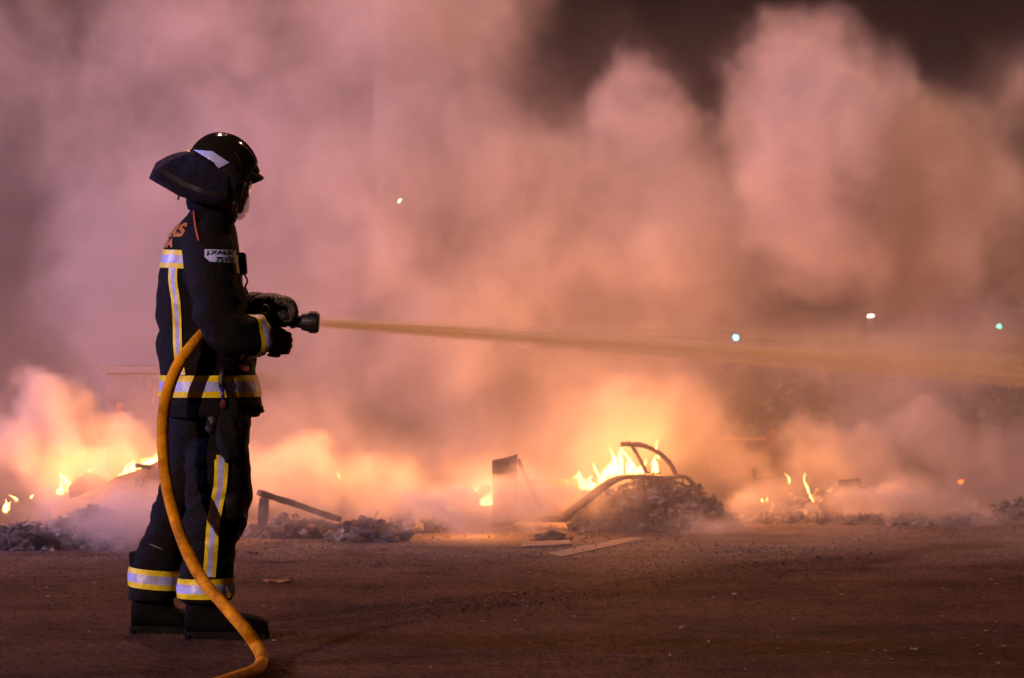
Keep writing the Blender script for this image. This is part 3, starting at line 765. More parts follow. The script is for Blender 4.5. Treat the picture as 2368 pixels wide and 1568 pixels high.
m_char = mat('charcoal', (.018, .015, .014), .85, var=(.07, .06, .058), scale=14, bump=.6, bscale=40)
m_char2 = mat('charred wood', (.020, .014, .011), .75, var=(.075, .052, .04), scale=18, bump=.7, bscale=45)
m_ashy = mat('ash covered rubble', (.05, .042, .04), .9, var=(.30, .25, .23), scale=22, bump=.8, bscale=50)
m_rust = mat('burnt rusty steel', (.030, .016, .011), .65, var=(.12, .05, .028), scale=24, bump=.5)
m_scorch = mat('scorched fibreboard', (.16, .075, .035), .85, var=(.05, .025, .016), scale=5, bump=.5, bscale=30)
def near_fire(x, y): return min(1, max(.03, (y - 11.6) / 2.2)) * (.4 + .9 * max(0, noise.noise(Vector((x * 1.3, y * 1.3, 4))) + .35))
m_agg = mat('asphalt stone', (.03, .019, .012), .8, spec=.08, var=(.13, .080, .050), scale=9)
for (n_, ya, yb, s_) in ((34000, 7.4, 10.2, (.0016, .0040)), (26000, 10.2, 13.8, (.0022, .0052))):
    scatter('asphalt_stones', n_, (-yb * .21 - .3, yb * .21 + .3, ya, yb), s_, m_agg, 'coarse stones of the asphalt surface', int(ya * 10), None, .8)
scatter('grit', 9000, (-4.5, 4.8, 7.6, 16.5), (.002, .006), m_grit, 'fine pale grit strewn over the asphalt', 1, near_fire)
scatter('charcoal_crumbs', 5000, (-4, 5, 12.2, 17.0), (.004, .014), m_char, 'black charcoal crumbs along the foot of the rubble', 2, lambda x, y: min(1, max(0, (y - 12.6) / 1.6)) * max(0, noise.noise(Vector((x * 1.1, y * 1.1, 9))) + .3))

# ------------------------------------------------------------------ rubble heaps
_ico = bmesh.new(); bmesh.ops.create_icosphere(_ico, subdivisions=2, radius=1)
ICO_V = [v.co.normalized() for v in _ico.verts]; ICO_F = [tuple(v.index for v in f.verts) for f in _ico.faces]; _ico.free()
def heap(name, label, blobs, seed):
    """blobs: (px, depth, half width px, height px, half depth m, how many lumps)"""
    rnd = random.Random(seed); random.seed(seed); V, Fc, MI = [], [], []
    def lump(c, r, sd, rough, mi):
        n0 = len(V); o1, o2 = Vector((sd * 3.1, sd, 0)), Vector((0, sd, 9))
        for d in ICO_V:
            k = 1 + rough * noise.noise(d * 1.7 + o1) * 1.8 + rough * .6 * noise.noise(d * 4 + o2)
            V.append((d.x * r[0] * k + c[0], d.y * r[1] * k + c[1], d.z * r[2] * k + c[2]))
        for f in ICO_F: Fc.append(tuple(n0 + q for q in f)); MI.append(mi)
    for (px, Y, hw, hh, hd, cnt) in blobs:
        s = Y / 6018; cx = (px - 1183.5) * s; W_, H_ = hw * s, hh * s
        lump((cx, Y, 0), (W_ * .85, hd * .8, H_ * .8), px, .15, 0)
        for k in range(int(cnt * 1.7)):
            u = rnd.gauss(0, .42); v = rnd.gauss(0, .42)
            if abs(u) > 1: u = rnd.uniform(-1, 1)
            z = H_ * max(.06, 1 - u * u - v * v * .6) ** .8 * rnd.uniform(.05, .92); r = rnd.uniform(.010, .034) * (1 + .5 * (1 - z / max(H_, .01)))
            lump((cx + u * W_, Y + v * hd, max(z, r * .2)), (r * rnd.uniform(.7, 1.7), r * rnd.uniform(.7, 1.4), r * rnd.uniform(.5, 1.1)), rnd.uniform(0, 90), .6, rnd.choice((0, 0, 1)))
        bm = bmesh.new()
        for k in range(int(cnt * .28)):      # splinters and torn strips sticking out
            u = rnd.uniform(-1, 1); v = rnd.uniform(-1, 1) * .7; z = H_ * max(.05, 1 - u * u) * rnd.uniform(.1, .98)
            c = Vector((cx + u * W_, Y + v * hd, z)); d = Vector((rnd.gauss(0, 1), rnd.gauss(0, .6), rnd.gauss(0, .7))).normalized() * rnd.uniform(.02, .07)
            add_beam(bm, c - d, c + d, rnd.uniform(.004, .018), rnd.uniform(.002, .008), .006, 2, rnd.uniform(0, 3))
        n0 = len(V); bm.verts.index_update(); V += [tuple(v.co) for v in bm.verts]
        for f in bm.faces: Fc.append(tuple(n0 + v.index for v in f.verts)); MI.append(2)
        bm.free()
    me = bpy.data.meshes.new(name); me.from_pydata(V, [], Fc)
    o = link(name, me, [m_char, m_ashy, m_char2]); me.polygons.foreach_set('material_index', MI)
    return tag(o, label, None, None, 'stuff')
heap('rubble', 'charred rubble heap on the road behind the firefighter\'s calf', [(60, 13.7, 80, 60, .16, 90), (150, 13.75, 70, 66, .14, 80), (225, 13.85, 90, 100, .18, 170), (320, 13.95, 70, 80, .16, 100)], 3)
heap('rubble', 'melted ashy lumps hanging off the scorched panel', [(322, 14.5, 42, 120, .10, 90)], 4)
heap('rubble', 'low ashes and cinders behind the broken barrier', [(700, 14.6, 130, 40, .2, 80), (850, 14.3, 80, 50, .16, 90), (970, 15.0, 70, 45, .15, 50)], 5)
heap('rubble', 'tall mound of burnt rubbish under the curved chair arm', [(1505, 15.25, 140, 128, .26, 420), (1440, 15.05, 110, 100, .2, 220), (1590, 15.3, 80, 105, .22, 200)], 6)
heap('rubble', 'small black cinder pile at the right foot of the mound', [(1660, 15.3, 38, 34, .10, 60)], 7)
heap('rubble', 'low smouldering pile under the thin tall flames', [(1825, 16.2, 60, 50, .15, 90)], 8)
heap('rubble', 'dark rubble pile topped by a boxy lump', [(1960, 16.3, 110, 70, .2, 160), (2060, 16.2, 60, 40, .14, 70)], 9)
heap('rubble', 'cinders trailing off along the road edge', [(2230, 16.4, 130, 30, .18, 70), (2350, 16.0, 60, 44, .15, 50)], 10)
heap('rubble', 'thin crust of cinders at the foot of the right piles', [(1760, 15.9, 160, 12, .2, 90), (2100, 15.7, 220, 10, .25, 90)], 12)

def plank(name, a, b, w, h, m, label, cat, cuts=5, jit=.003, roll=0, group=None):
    bm = bmesh.new(); add_beam(bm, a, b, w, h, jit, cuts, roll); return tag(obj(name, bm, m), label, cat, group)
def slab(name, quad, th, m, label, cat, n=8, wob=.008, parent=None, nrm=None):
    a, b, c, d = quad; N_ = nrm or (b - a).cross(d - a).normalized(); bm = bmesh.new(); F_, K = [], []
    for i in range(n + 1):
        r1, r2 = [], []
        for j in range(n + 1):
            p = a.lerp(b, i / n).lerp(d.lerp(c, i / n), j / n)
            edge = (i in (0, n)) or (j in (0, n)); p = p + Vector(noise.noise_vector(p * 7)) * wob * (1.6 if edge else 1)
            r1.append(bm.verts.new(p + N_ * th / 2)); r2.append(bm.verts.new(p - N_ * th / 2))
        F_.append(r1); K.append(r2)
    for i in range(n):
        for j in range(n):
            bm.faces.new((F_[i][j], F_[i + 1][j], F_[i + 1][j + 1], F_[i][j + 1])); bm.faces.new((K[i][j], K[i][j + 1], K[i + 1][j + 1], K[i + 1][j]))
    for i in range(n):
        for q, w in (((i, 0), (i + 1, 0)), ((i + 1, n), (i, n)), ((0, i + 1), (0, i)), ((n, i), (n, i + 1))):
            bm.faces.new((F_[q[0]][q[1]], K[q[0]][q[1]], K[w[0]][w[1]], F_[w[0]][w[1]]))
    bmesh.ops.recalc_face_normals(bm, faces=bm.faces[:])
    o = obj(name, bm, m, parent); return tag(o, label, cat) if label else o
# left side: scorched panel, cushion, log, can, boulders
Yp = 14.62
slab('leaning_sheet', [P(120, 1172, 14.9), P(372, 1074, 14.6), P(384, 1215, 14.25), P(130, 1240, 14.3)], .03, m_scorch, 'big scorched panel leaning up towards the firefighter\'s back', 'panel', wob=.02)
bm = bmesh.new(); add_lump(bm, P(203, 1142, 15.0), (.11, .10, .115), 3, 3, .25); tag(obj('cushion', bm, m_scorch, None, True), 'rounded scorched cushion against the left flames', 'cushion')
bm = bmesh.new(); a, b = P(314, 1076, 14.55), P(398, 1090, 14.7); add_tube(bm, spline([a, a.lerp(b, .5) + Vector((0, 0, .004)), b], 8), .0125, 12)
tag(obj('charred_log', bm, m_char2, None, True), 'short charred log poking out over the scorched panel', 'log')
can = empty('scorched_can', P(92, 1256, 13.55), 'blackened open tin can lying on its side at the foot of the heap', 'can')
cc = P(92, 1256, 13.52); cc.z = .042
bm = bmesh.new(); add_tube(bm, [cc, cc + Vector((.03, .12, 0))], .041, 24, False); bmesh.ops.solidify(bm, geom=bm.faces[:], thickness=.003); obj('shell', bm, m_rust, can, True)
bm = bmesh.new(); bmesh.ops.create_circle(bm, cap_ends=True, segments=24, radius=.039, matrix=Matrix.Translation(cc + Vector((.029, .115, 0))) @ Vector((.03, .12, 0)).to_track_quat('Z', 'Y').to_matrix().to_4x4()); obj('bottom', bm, m_rust, can)
for (px, py, r, sd, lb) in ((40, 1248, .058, 1, 'rounded sooty lump leftmost beside the tin can'), (8, 1262, .045, 2, 'smaller sooty lump cut by the frame edge'), (655, 1193, .022, 6, 'small rounded stone tilted on the ash behind the barrier leg'), (640, 1205, .030, 5, 'flat dark stone on the ash beside the barrier leg')):
    Y = 13.6 if px < 100 else 14.35; c = P(px, py, Y); c.z = max(c.z, r * .5)
    bm = bmesh.new(); add_lump(bm, c, (r * 1.15, r, r * .8), sd, 3, .3); tag(obj('lump', bm, m_char if px < 100 else m_ashy, None, True), lb, 'stone')
# collapsed barrier frame
bar = empty('collapsed_barrier', G(606, 1222), 'burnt barrier frame collapsed with one leg still upright', 'barrier')
ya = 14.1
bm = bmesh.new(); add_beam(bm, P(611, 1150, ya), P(606, 1224, ya), .052, .052, .003, 5); obj('leg', bm, m_char2, bar)
bm = bmesh.new(); add_beam(bm, P(599, 1138, ya - .03), P(784, 1201, ya + .25), .045, .030, .0035, 12); obj('rail', bm, m_char2, bar)
bm = bmesh.new(); add_beam(bm, P(804, 1204, 14.0), P(803, 1233, 14.0), .030, .034, .003, 4); obj('foot', bm, m_char2, bar)
bm = bmesh.new(); add_beam(bm, P(806, 1219, 14.0), P(866, 1232, 13.9), .020, .014, .003, 4); obj('crossbar', bm, m_char2, bar)
bm = bmesh.new(); add_beam(bm, P(806, 1214, 14.05), P(832, 1208, 14.2), .016, .014, .003, 3); obj('crossbar', bm, m_char2, bar)
# mid pieces
YB = 14.6
slab('burnt_board', [P(1137, 1064, YB), P(1199, 1049, YB), P(1190, 1215, YB), P(1139, 1218, YB)], .022, m_char2, 'charred square board standing upright beside the brightest flame', 'board', 8, .010)
plank('leaning_stick', P(1197, 1063, YB + .1), P(1248, 1172, YB - .1), .016, .018, m_char2, 'thin charred stick leaning on the upright board', 'stick')
slab('low_crate', [P(1196, 1115, 15.4), P(1338, 1115, 15.5), P(1345, 1200, 15.2), P(1190, 1200, 15.1)], .05, m_scorch, 'low pale crate side half hidden in smoke beside the upright board', 'crate', 8, .008)
plank('tilted_plank', P(1072, 1176, 14.7), P(1127, 1128, 14.9), .05, .030, m_char2, 'short charred plank tilted between the two small flames', 'plank')
# curved beam and chair arm on the mound
bm = bmesh.new(); add_tube(bm, spline([P(1300, 1200, 14.7), P(1360, 1152, 14.85), P(1422, 1108, 15.0), P(1470, 1102, 15.1), P(1530, 1104, 15.15)], 22), .030, 8, sq=(1.5, .55))
tag(obj('bent_beam', bm, m_rust, None, True), 'bent scorched beam rising over the mound from the left', 'beam')
chair = empty('burnt_chair', P(1540, 1105, 15.3), 'charred chair frame whose curved arm stands out against the flames', 'chair')
def rough_tube(pts, r, n=40):
    s = spline(pts, n); bm = bmesh.new(); add_tube(bm, s, [r * (1 + .35 * noise.noise(p * 60)) for p in s], 8); return bm
yc = 15.2
obj('armrest', rough_tube([P(1434, 1028, yc), P(1462, 1027, yc), P(1492, 1032, yc), P(1522, 1047, yc), P(1545, 1068, yc), P(1558, 1090, yc), P(1562, 1108, yc)], .0145), m_rust, chair, True)
obj('strut', rough_tube([P(1459, 1029, yc), P(1472, 1050, yc), P(1485, 1074, yc), P(1496, 1098, yc)], .012), m_rust, chair, True)
obj('seat_edge', rough_tube([P(1490, 1100, yc), P(1530, 1106, yc - .05), P(1580, 1102, yc - .05), P(1606, 1122, yc)], .012), m_rust, chair, True)
# red mesh barrier with post
YR = 17.2
gate = empty('mesh_barrier', P(1720, 1150, YR), 'red mesh barrier panel seen through the smoke right of the mound', 'barrier')
m_redn = mat('red plastic mesh', (.13, .03, .02), .7, var=(.07, .02, .014), scale=8)
bm = bmesh.new(); add_beam(bm, P(1640, 1016, YR), P(1806, 1013, YR), .03, .018, .001, 3); obj('top_rail', bm, mat('pale rail', (.22, .10, .08), .6), gate)
bm = bmesh.new()
for k in range(34):
    x0 = 1640 + k * 5; add_beam(bm, P(x0, 1020, YR), P(max(1640, x0 - 52), 1020 + min(52, x0 - 1640 + 1) * 1.6, YR), .003, .004)
    add_beam(bm, P(x0, 1020, YR + .008), P(min(1806, x0 + 52), 1020 + min(52, 1806 - x0 + 1) * 1.6, YR + .008), .003, .004)
tag(obj('mesh_panel', bm, m_redn, gate), kind='stuff')
bm = bmesh.new(); add_lump(bm, P(1782, 1004, YR - .05), (.035, .04, .045), 3, 3, .3); tag(obj('rag', bm, m_redn, None, True), 'dark red rag caught on the corner of the mesh barrier', 'rag')
plank('post', P(1743, 1085, 16.3), P(1743, 1164, 16.3), .028, .024, m_char, 'thin dark post standing upright in front of the mesh barrier', 'post')
slab('boxy_lump', [P(1938, 1118, 16.4), P(1986, 1116, 16.4), P(1990, 1150, 16.35), P(1940, 1152, 16.35)], .10, m_char, 'square burnt box on top of the right rubble pile', 'box', 5, .01)
plank('curved_scrap', P(2040, 1133, 16.5), P(2088, 1131, 16.5), .05, .012, m_char, 'flat dark scrap lying on the rubble beside the burnt box', 'scrap', 4, .006)
slab('flat_board', [G(1204, 1258), G(1316, 1252) , G(1322, 1262), G(1206, 1268)], .022, mat('pale board', (.24, .18, .15), .9, spec=.1, var=(.12, .09, .08), scale=8), 'pale flat board lying on the road beside the white stripe', 'board', 5, .002)
bm = bmesh.new(); add_lump(bm, G(1272, 1251) + Vector((0, .05, .012)), (.10, .06, .035), 4, 3, .4); tag(obj('crumpled_scrap', bm, m_char, None), 'dark crumpled scrap behind the pale flat board', 'scrap')

# litter lying on the road
def litter(px, py, w, d, m, lb, seed, cat='scrap'):
    g = G(px, py); bm = bmesh.new(); rnd = random.Random(seed); n = 9
    c = bm.verts.new((g.x, g.y, .012)); rim = []
    for k in range(n):
        a = 2 * pi * k / n; r = rnd.uniform(.6, 1.2); rim.append(bm.verts.new((g.x + w * cos(a) * r, g.y + d * sin(a) * r, rnd.uniform(.002, .016))))
    for k in range(n): bm.faces.new((c, rim[k], rim[(k + 1) % n]))
    bmesh.ops.solidify(bm, geom=bm.faces[:], thickness=.0015); tag(obj('litter_scrap', bm, m), lb, cat)
m_pap = mat('dirty paper', (.42, .36, .32), .8, var=(.2, .15, .12), scale=40); m_leaf = mat('dry leaf', (.22, .13, .03), .8); m_lo = mat('orange wrapper', (.42, .13, .02), .5, var=(.30, .22, .05), scale=30)
for q in (
    (640, 1347, .075, .045, m_lo, 'crumpled orange wrapper lying just beyond the firefighter\'s front boot', 11), (669, 1344, .025, .02, m_pap, 'white torn end beside the orange wrapper', 12),
    (868, 1307, .05, .03, m_char, 'flat black flake on the asphalt beyond the orange wrapper', 13), (886, 1273, .035, .04, m_char, 'black crumb near the collapsed barrier foot', 14), (583, 1281, .03, .04, m_char, 'dark shard near the firefighter\'s knee-high road edge', 15),
    (795, 1403, .010, .012, m_leaf, 'tiny yellow leaf lying in the shadow', 16), (1194, 1439, .012, .012, m_pap, 'tiny pale paper scrap in the middle of the road', 17), (1250, 1537, .024, .016, m_pap, 'curled pale paper scrap nearest the camera', 18),
    (1495, 1535, .022, .022, m_char, 'small black lump nearest the camera', 19), (1217, 1376, .015, .018, m_leaf, 'olive dry leaf in the road shadow', 20), (1698, 1377, .016, .014, m_pap, 'pale crumpled scrap upper of the two on the right road', 21), (1701, 1387, .012, .012, m_pap, 'pale crumpled scrap lower of the two on the right road', 22),
    (1574, 1455, .014, .010, m_pap, 'thin pale scrap on the empty right road', 23), (1635, 1490, .014, .014, m_pap, 'pale chip in the lower right road', 24), (2110, 1507, .018, .014, m_pap, 'two-lobed pale scrap near the lower right corner', 25), (2262, 1498, .010, .012, m_lo, 'tiny orange scrap in the lower right corner', 26),
    (1795, 1478, .010, .010, m_pap, 'pale speck left of the two-lobed scrap', 27), (2178, 1430, .012, .012, m_leaf, 'small dry leaf at the far right of the road', 28), (1549, 1520, .008, .010, m_pap, 'tiny pale speck beside the small black lump', 29)):
    litter(*q)

scatter('litter_flecks', 170, (-3.2, 3.4, 7.6, 13.2), (.005, .013), m_pap, 'pale flecks of torn litter over the road', 21, None, .2)
scatter('ash_flakes', 260, (-3.4, 3.6, 8.0, 13.8), (.005, .016), m_char, 'dark ash flakes drifted over the road', 22, None, .2)
# ------------------------------------------------------------------ fires
m_core = emit('flame core', (1, .56, .14), 9); m_hot = emit('white hot flame', (1, .70, .30), 22)
m_env = vol('flame glow', 0.0, (1, 1, 1), (1, .42, .07), 34)
def tongue(bm, base, h, r, lean, seed, flat=.5):
    rnd = random.Random(seed); pts, R = [], []; n = 12
    ph = rnd.uniform(0, 6)
    for i in range(n + 1):
        t_ = i / n
        pts.append(Vector(base) + Vector((lean * t_ ** 1.4 + .16 * h * sin(ph + t_ * 5.2) * t_, .10 * h * cos(ph + t_ * 4) * t_, h * t_)))
        R.append(max(.0006, r * (sin(pi * min(1, (t_ * .80 + .20))) ** 1.1) * (1 - t_ * .35) * (1 + .3 * sin(ph * 3 + 9 * t_))))
    add_tube(bm, pts, R, 8, sq=(1, flat))
def fire(label, spots, lights, seed, hot=False):
    """spots: (px, py base, Y, height px, half width px, lean px)"""
    rnd = random.Random(seed); c = P(spots[0][0], spots[0][1], spots[0][2]); f = empty('fire', c, label, 'fire', 'flames in the rubble')
    spots = spots + [(px + rnd.uniform(-1, 1) * w * 1.1, py + 2, Y + rnd.uniform(-.03, .03), h * rnd.uniform(.35, .75), w * rnd.uniform(.5, .9), ln * rnd.uniform(-.4, 1)) for (px, py, Y, h, w, ln) in spots for q in range(2) if w > 6]
    for k, (px, py, Y, h, w, ln) in enumerate(spots):
        s = Y / 6018; b = P(px, py, Y)
        bm = bmesh.new(); tongue(bm, b, h * s, w * s * .55, ln * s, seed * 10 + k, .6); o = obj('flame', bm, m_hot if hot else m_core, f, True)
        bm = bmesh.new(); tongue(bm, b - Vector((0, 0, .01)), h * s * 1.12, w * s * 1.15, ln * s, seed * 10 + k, .8); obj('flame_halo', bm, m_env, o, True)
    for (px, py, Y, e, r) in lights: lamp('fire_lamp', P(px, py, Y), e, (1, .35, .075), r, f)
    return f
fire('big fire glowing behind the scorched panel', [(345, 1090, 15.1, 40, 22, 20), (370, 1085, 15.1, 45, 22, 10), (310, 1095, 15.2, 30, 16, -6), (285, 1102, 15.2, 14, 9, 4), (160, 1135, 15.2, 45, 13, -18), (140, 1140, 15.2, 26, 10, 4), (195, 1108, 15.3, 26, 4, 18)],
     [(330, 1045, 14.75, 26, .3), (165, 1060, 14.75, 26, .3), (250, 1020, 14.85, 22, .3), (50, 1085, 14.75, 16, .3), (335, 1070, 15.05, 16, .12), (165, 1085, 15.05, 14, .12)], 1)
fire('small curling flames at the foot of the leftmost smoke', [(8, 1182, 14.2, 28, 7, 10), (18, 1176, 14.2, 16, 4, 8), (40, 1158, 14.3, 14, 6, -18), (70, 1152, 14.3, 10, 3, 10)], [(10, 1165, 14.1, 6, .05)], 2)
fire('white hot flame at the foot of the upright board', [(1127, 1166, 14.75, 22, 13, -4), (1138, 1164, 14.75, 16, 8, 3), (1118, 1163, 14.75, 14, 6, -5), (1106, 1140, 14.8, 16, 3, -6), (1100, 1136, 14.8, 12, 3, -6)], [(1128, 1150, 14.6, 26, .05)], 3, True)
fire('tiny forked flame between the barrier and the tilted plank', [(1040, 1184, 14.6, 26, 5, -4), (1046, 1184, 14.6, 16, 4, 4), (1034, 1182, 14.6, 12, 3, -3)], [(1040, 1170, 14.5, 2.2, .03)], 4)
fire('largest fire blazing behind the curved chair arm', [(1345, 1128, 15.6, 40, 17, -14), (1360, 1130, 15.6, 30, 14, 8), (1330, 1124, 15.6, 16, 5, -8), (1392, 1125, 15.6, 85, 10, 40), (1410, 1105, 15.6, 70, 11, 10), (1430, 1098, 15.65, 62, 9, 14),
      (1456, 1105, 15.65, 70, 9, -10), (1468, 1102, 15.65, 46, 8, -8), (1485, 1098, 15.7, 36, 9, 4), (1512, 1090, 15.75, 40, 9, 8), (1522, 1060, 15.8, 42, 5, -4)],
     [(1350, 1095, 15.5, 34, .1), (1425, 1040, 15.5, 100, .15), (1500, 1020, 15.6, 80, .12)], 5)
fire('thin tall flames on the small pile right of the post', [(1868, 1140, 16.2, 46, 3.5, -10), (1880, 1160, 16.2, 24, 3, -14), (1825, 1118, 16.3, 24, 3, -8)], [(1855, 1095, 16.3, 26, .1)], 6)
fire('low flicker at the foot of the post', [(1762, 1160, 16.3, 8, 5, -3), (1772, 1159, 16.3, 9, 3, 3)], [(1765, 1150, 16.2, 1.5, .03)], 7)
fire('small flame half hidden in the smoke, with added glow lamps, beyond the collapsed barrier', [(785, 1106, 16.6, 16, 4, -6)], [(780, 1080, 15.3, 18, .15), (960, 1075, 15.3, 17, .15), (640, 1080, 15.3, 14, .15)], 8)  # three lamps added before the smoke to brighten it, apart from the flame
bm = bmesh.new(); add_lump(bm, P(2221, 1114, 16.5), (.016, .014, .014), 2, 2, .3); tag(obj('ember', bm, emit('ember', (1, .10, .02), 5)), 'single red ember glowing in the right smoke', 'ember')

# ------------------------------------------------------------------ water jet
jet = empty('water_jet', F(740, 746, -.08), 'pale yellow water jet shooting from the nozzle across the smoke', 'water jet')
ja, jb_ = F(738, 746, -.08), P(2600, 862, 10.9)
rnd = random.Random(5); V = []; Fc = []
jd_ = (jb_ - ja).normalized(); ju = jd_.cross(Z).normalized(); jv = ju.cross(jd_); JL = (jb_ - ja).length
m_wat = bpy.data.materials.new('jet water'); m_wat.use_nodes = True; b_ = m_wat.node_tree.nodes['Principled BSDF']
b_.inputs['Base Color'].default_value = (.85, .68, .30, 1); b_.inputs['Roughness'].default_value = .5; b_.inputs['Alpha'].default_value = .05  # sodium light painted into the strands as a golden base colour
for k in range(6):
    a, rr_ = rnd.uniform(0, 2 * pi), math.sqrt(rnd.random())
    y0, z0 = cos(a) * rr_ * .015, sin(a) * rr_ * .018
    low = rnd.random() < .6
    ys, zs = rnd.gauss(0, .035), (rnd.gauss(-.06, .03) if low else rnd.gauss(.045, .05))
    s0, s1 = rnd.uniform(0, .3) if rnd.random() < .5 else 0, rnd.uniform(.25, .6)
    ww = rnd.uniform(.0012, .0035); base = len(V); n = 10
    for i in range(n + 1):
        t_ = s0 + (s1 - s0) * i / n
        c = ja + jd_ * JL * t_ + ju * (y0 + ys * t_ * 1.4) + jv * (z0 + zs * t_ ** 1.15)
        w_ = ww * (1 + 4.5 * t_)
        for q in range(3): V.append(c + ju * cos(q * 2.094) * w_ + jv * sin(q * 2.094) * w_)
        if i:
            for q in range(3):
                A = base + (i - 1) * 3; Fc.append((A + q, A + (q + 1) % 3, A + 3 + (q + 1) % 3, A + 3 + q))
me = bpy.data.meshes.new('strands'); me.from_pydata([tuple(v) for v in V], [], Fc); me.shade_smooth()
so = link('strand', me, m_wat, jet); tag(so, kind='stuff')
V = []; Fc = []
for k in range(700):
    t_ = rnd.random() ** .7; sg = .012 + .085 * t_
    c = ja + jd_ * JL * t_ + ju * rnd.gauss(0, sg) + jv * (rnd.gauss(0, sg * 1.1) - .02 * t_ - (abs(rnd.gauss(0, .10)) * t_ if rnd.random() < .35 else 0)); r_ = rnd.uniform(.0008, .0022); b0 = len(V)
    for d in ((1, 0, 0), (-1, 0, 0), (0, 1, 0), (0, -1, 0), (0, 0, 1), (0, 0, -1)): V.append(tuple(c + Vector((d[0] * 2.2, d[1], d[2])) * r_))
    for f_ in ((0, 2, 4), (2, 1, 4), (1, 3, 4), (3, 0, 4), (2, 0, 5), (1, 2, 5), (3, 1, 5), (0, 3, 5)): Fc.append(tuple(b0 + q for q in f_))
me = bpy.data.meshes.new('drops'); me.from_pydata(V, [], Fc); me.shade_smooth()
tag(link('water_drop', me, mat('water drop', (.8, .66, .40), .15, spec=1), jet), kind='stuff')  # drops carry the same painted sodium tint
# fine spray round the strands: a density grid along the jet
g = bpy.data.node_groups.new('spray_field', 'GeometryNodeTree')
g.interface.new_socket('Geometry', in_out='OUTPUT', socket_type='NodeSocketGeometry'); g.interface.new_socket('Geometry', in_out='INPUT', socket_type='NodeSocketGeometry')
N, L = g.nodes, g.links
def _v(s, v):
    if isinstance(v, bpy.types.NodeSocket): L.new(v, s)
    else: s.default_value = v
def M_(op, a, b=0.0):
    n = N.new('ShaderNodeMath'); n.operation = op; _v(n.inputs[0], a); _v(n.inputs[1], b); return n.outputs[0]
def VM(op, a, b=(0, 0, 0), out=0):
    n = N.new('ShaderNodeVectorMath'); n.operation = op; _v(n.inputs[0], a); _v(n.inputs[1], b); return n.outputs[out]
pos = N.new('GeometryNodeInputPosition').outputs[0]
rel = VM('SUBTRACT', pos, tuple(ja))
s_ = VM('DOT_PRODUCT', rel, tuple(jd_), 1); u_ = VM('DOT_PRODUCT', rel, tuple(ju), 1); v_ = VM('DOT_PRODUCT', rel, tuple(jv), 1)
cmb = N.new('ShaderNodeCombineXYZ'); _v(cmb.inputs[0], M_('MULTIPLY', s_, .5)); tt = M_('ADD', M_('MULTIPLY', s_, 1 / JL), .12)
_v(cmb.inputs[1], M_('MULTIPLY', M_('DIVIDE', u_, tt), 4)); _v(cmb.inputs[2], M_('MULTIPLY', M_('DIVIDE', v_, tt), 14))
nn = N.new('ShaderNodeTexNoise'); nn.inputs['Scale'].default_value = 1.6; nn.inputs['Detail'].default_value = 4; L.new(cmb.outputs[0], nn.inputs['Vector'])
def cone(r0, k, v0, v1, soft):
    rad = M_('ADD', M_('MULTIPLY', s_, k), r0); vo = M_('SUBTRACT', v_, M_('ADD', M_('MULTIPLY', s_, v1), v0))
    d = M_('DIVIDE', M_('SQRT', M_('ADD', M_('MULTIPLY', u_, u_), M_('MULTIPLY', vo, vo))), rad)
    n = N.new('ShaderNodeMapRange'); n.interpolation_type = 'SMOOTHSTEP'; _v(n.inputs[0], d)
    for q, x in zip((1, 2, 3, 4), (1.0, soft, 0., 1.)): n.inputs[q].default_value = x
    return M_('DIVIDE', n.outputs[0], rad)
den = M_('ADD', M_('MULTIPLY', M_('DIVIDE', cone(.0215, .013, 0, -.013, .6), M_('ADD', M_('MULTIPLY', s_, .55), 1.0)), 1.05), M_('MULTIPLY', cone(.020, .050, 0, .008, .0), .47))
mrn = N.new('ShaderNodeMapRange'); _v(mrn.inputs[0], nn.outputs[0])
for q, x in zip((1, 2, 3, 4), (.35, .68, .35, 1.7)): mrn.inputs[q].default_value = x
den = M_('MULTIPLY', den, mrn.outputs[0])
st_ = N.new('ShaderNodeMapRange'); _v(st_.inputs[0], s_); 
for q, x in zip((1, 2, 3, 4), (0., .02, 0., 1.)): st_.inputs[q].default_value = x
den = M_('MULTIPLY', den, st_.outputs[0])
vc = N.new('GeometryNodeVolumeCube'); L.new(den, vc.inputs['Density'])
lo = Vector((ja.x - .02, 9.2, .70)); hi = Vector((jb_.x, 11.3, 1.30)); vc.inputs['Min'].default_value = lo; vc.inputs['Max'].default_value = hi
for k, a in zip('XYZ', range(3)): vc.inputs['Resolution ' + k].default_value = int((hi[a] - lo[a]) / (.016, .010, .006)[a])
mt = bpy.data.materials.new('spray'); mt.use_nodes = True; t2 = mt.node_tree; t2.nodes.clear()
pv = t2.nodes.new('ShaderNodeVolumePrincipled'); po = t2.nodes.new('ShaderNodeOutputMaterial'); pv.inputs['Density'].default_value = 1.0
pv.inputs['Color'].default_value = (1, .88, .58, 1); pv.inputs['Anisotropy'].default_value = .45; t2.links.new(pv.outputs[0], po.inputs['Volume'])  # golden cast of the sodium lamps is put into the spray colour
sm = N.new('GeometryNodeSetMaterial'); L.new(vc.outputs[0], sm.inputs[0]); sm.inputs['Material'].default_value = mt
go = N.new('NodeGroupOutput'); L.new(sm.outputs[0], go.inputs[0])
me = bpy.data.meshes.new('spray'); sp = link('spray', me, mt, jet); sp.parent = jet; sp.matrix_parent_inverse = Matrix.Translation(-jet.location)
sp.modifiers.new('field', 'NODES').node_group = g; tag(sp, kind='stuff')

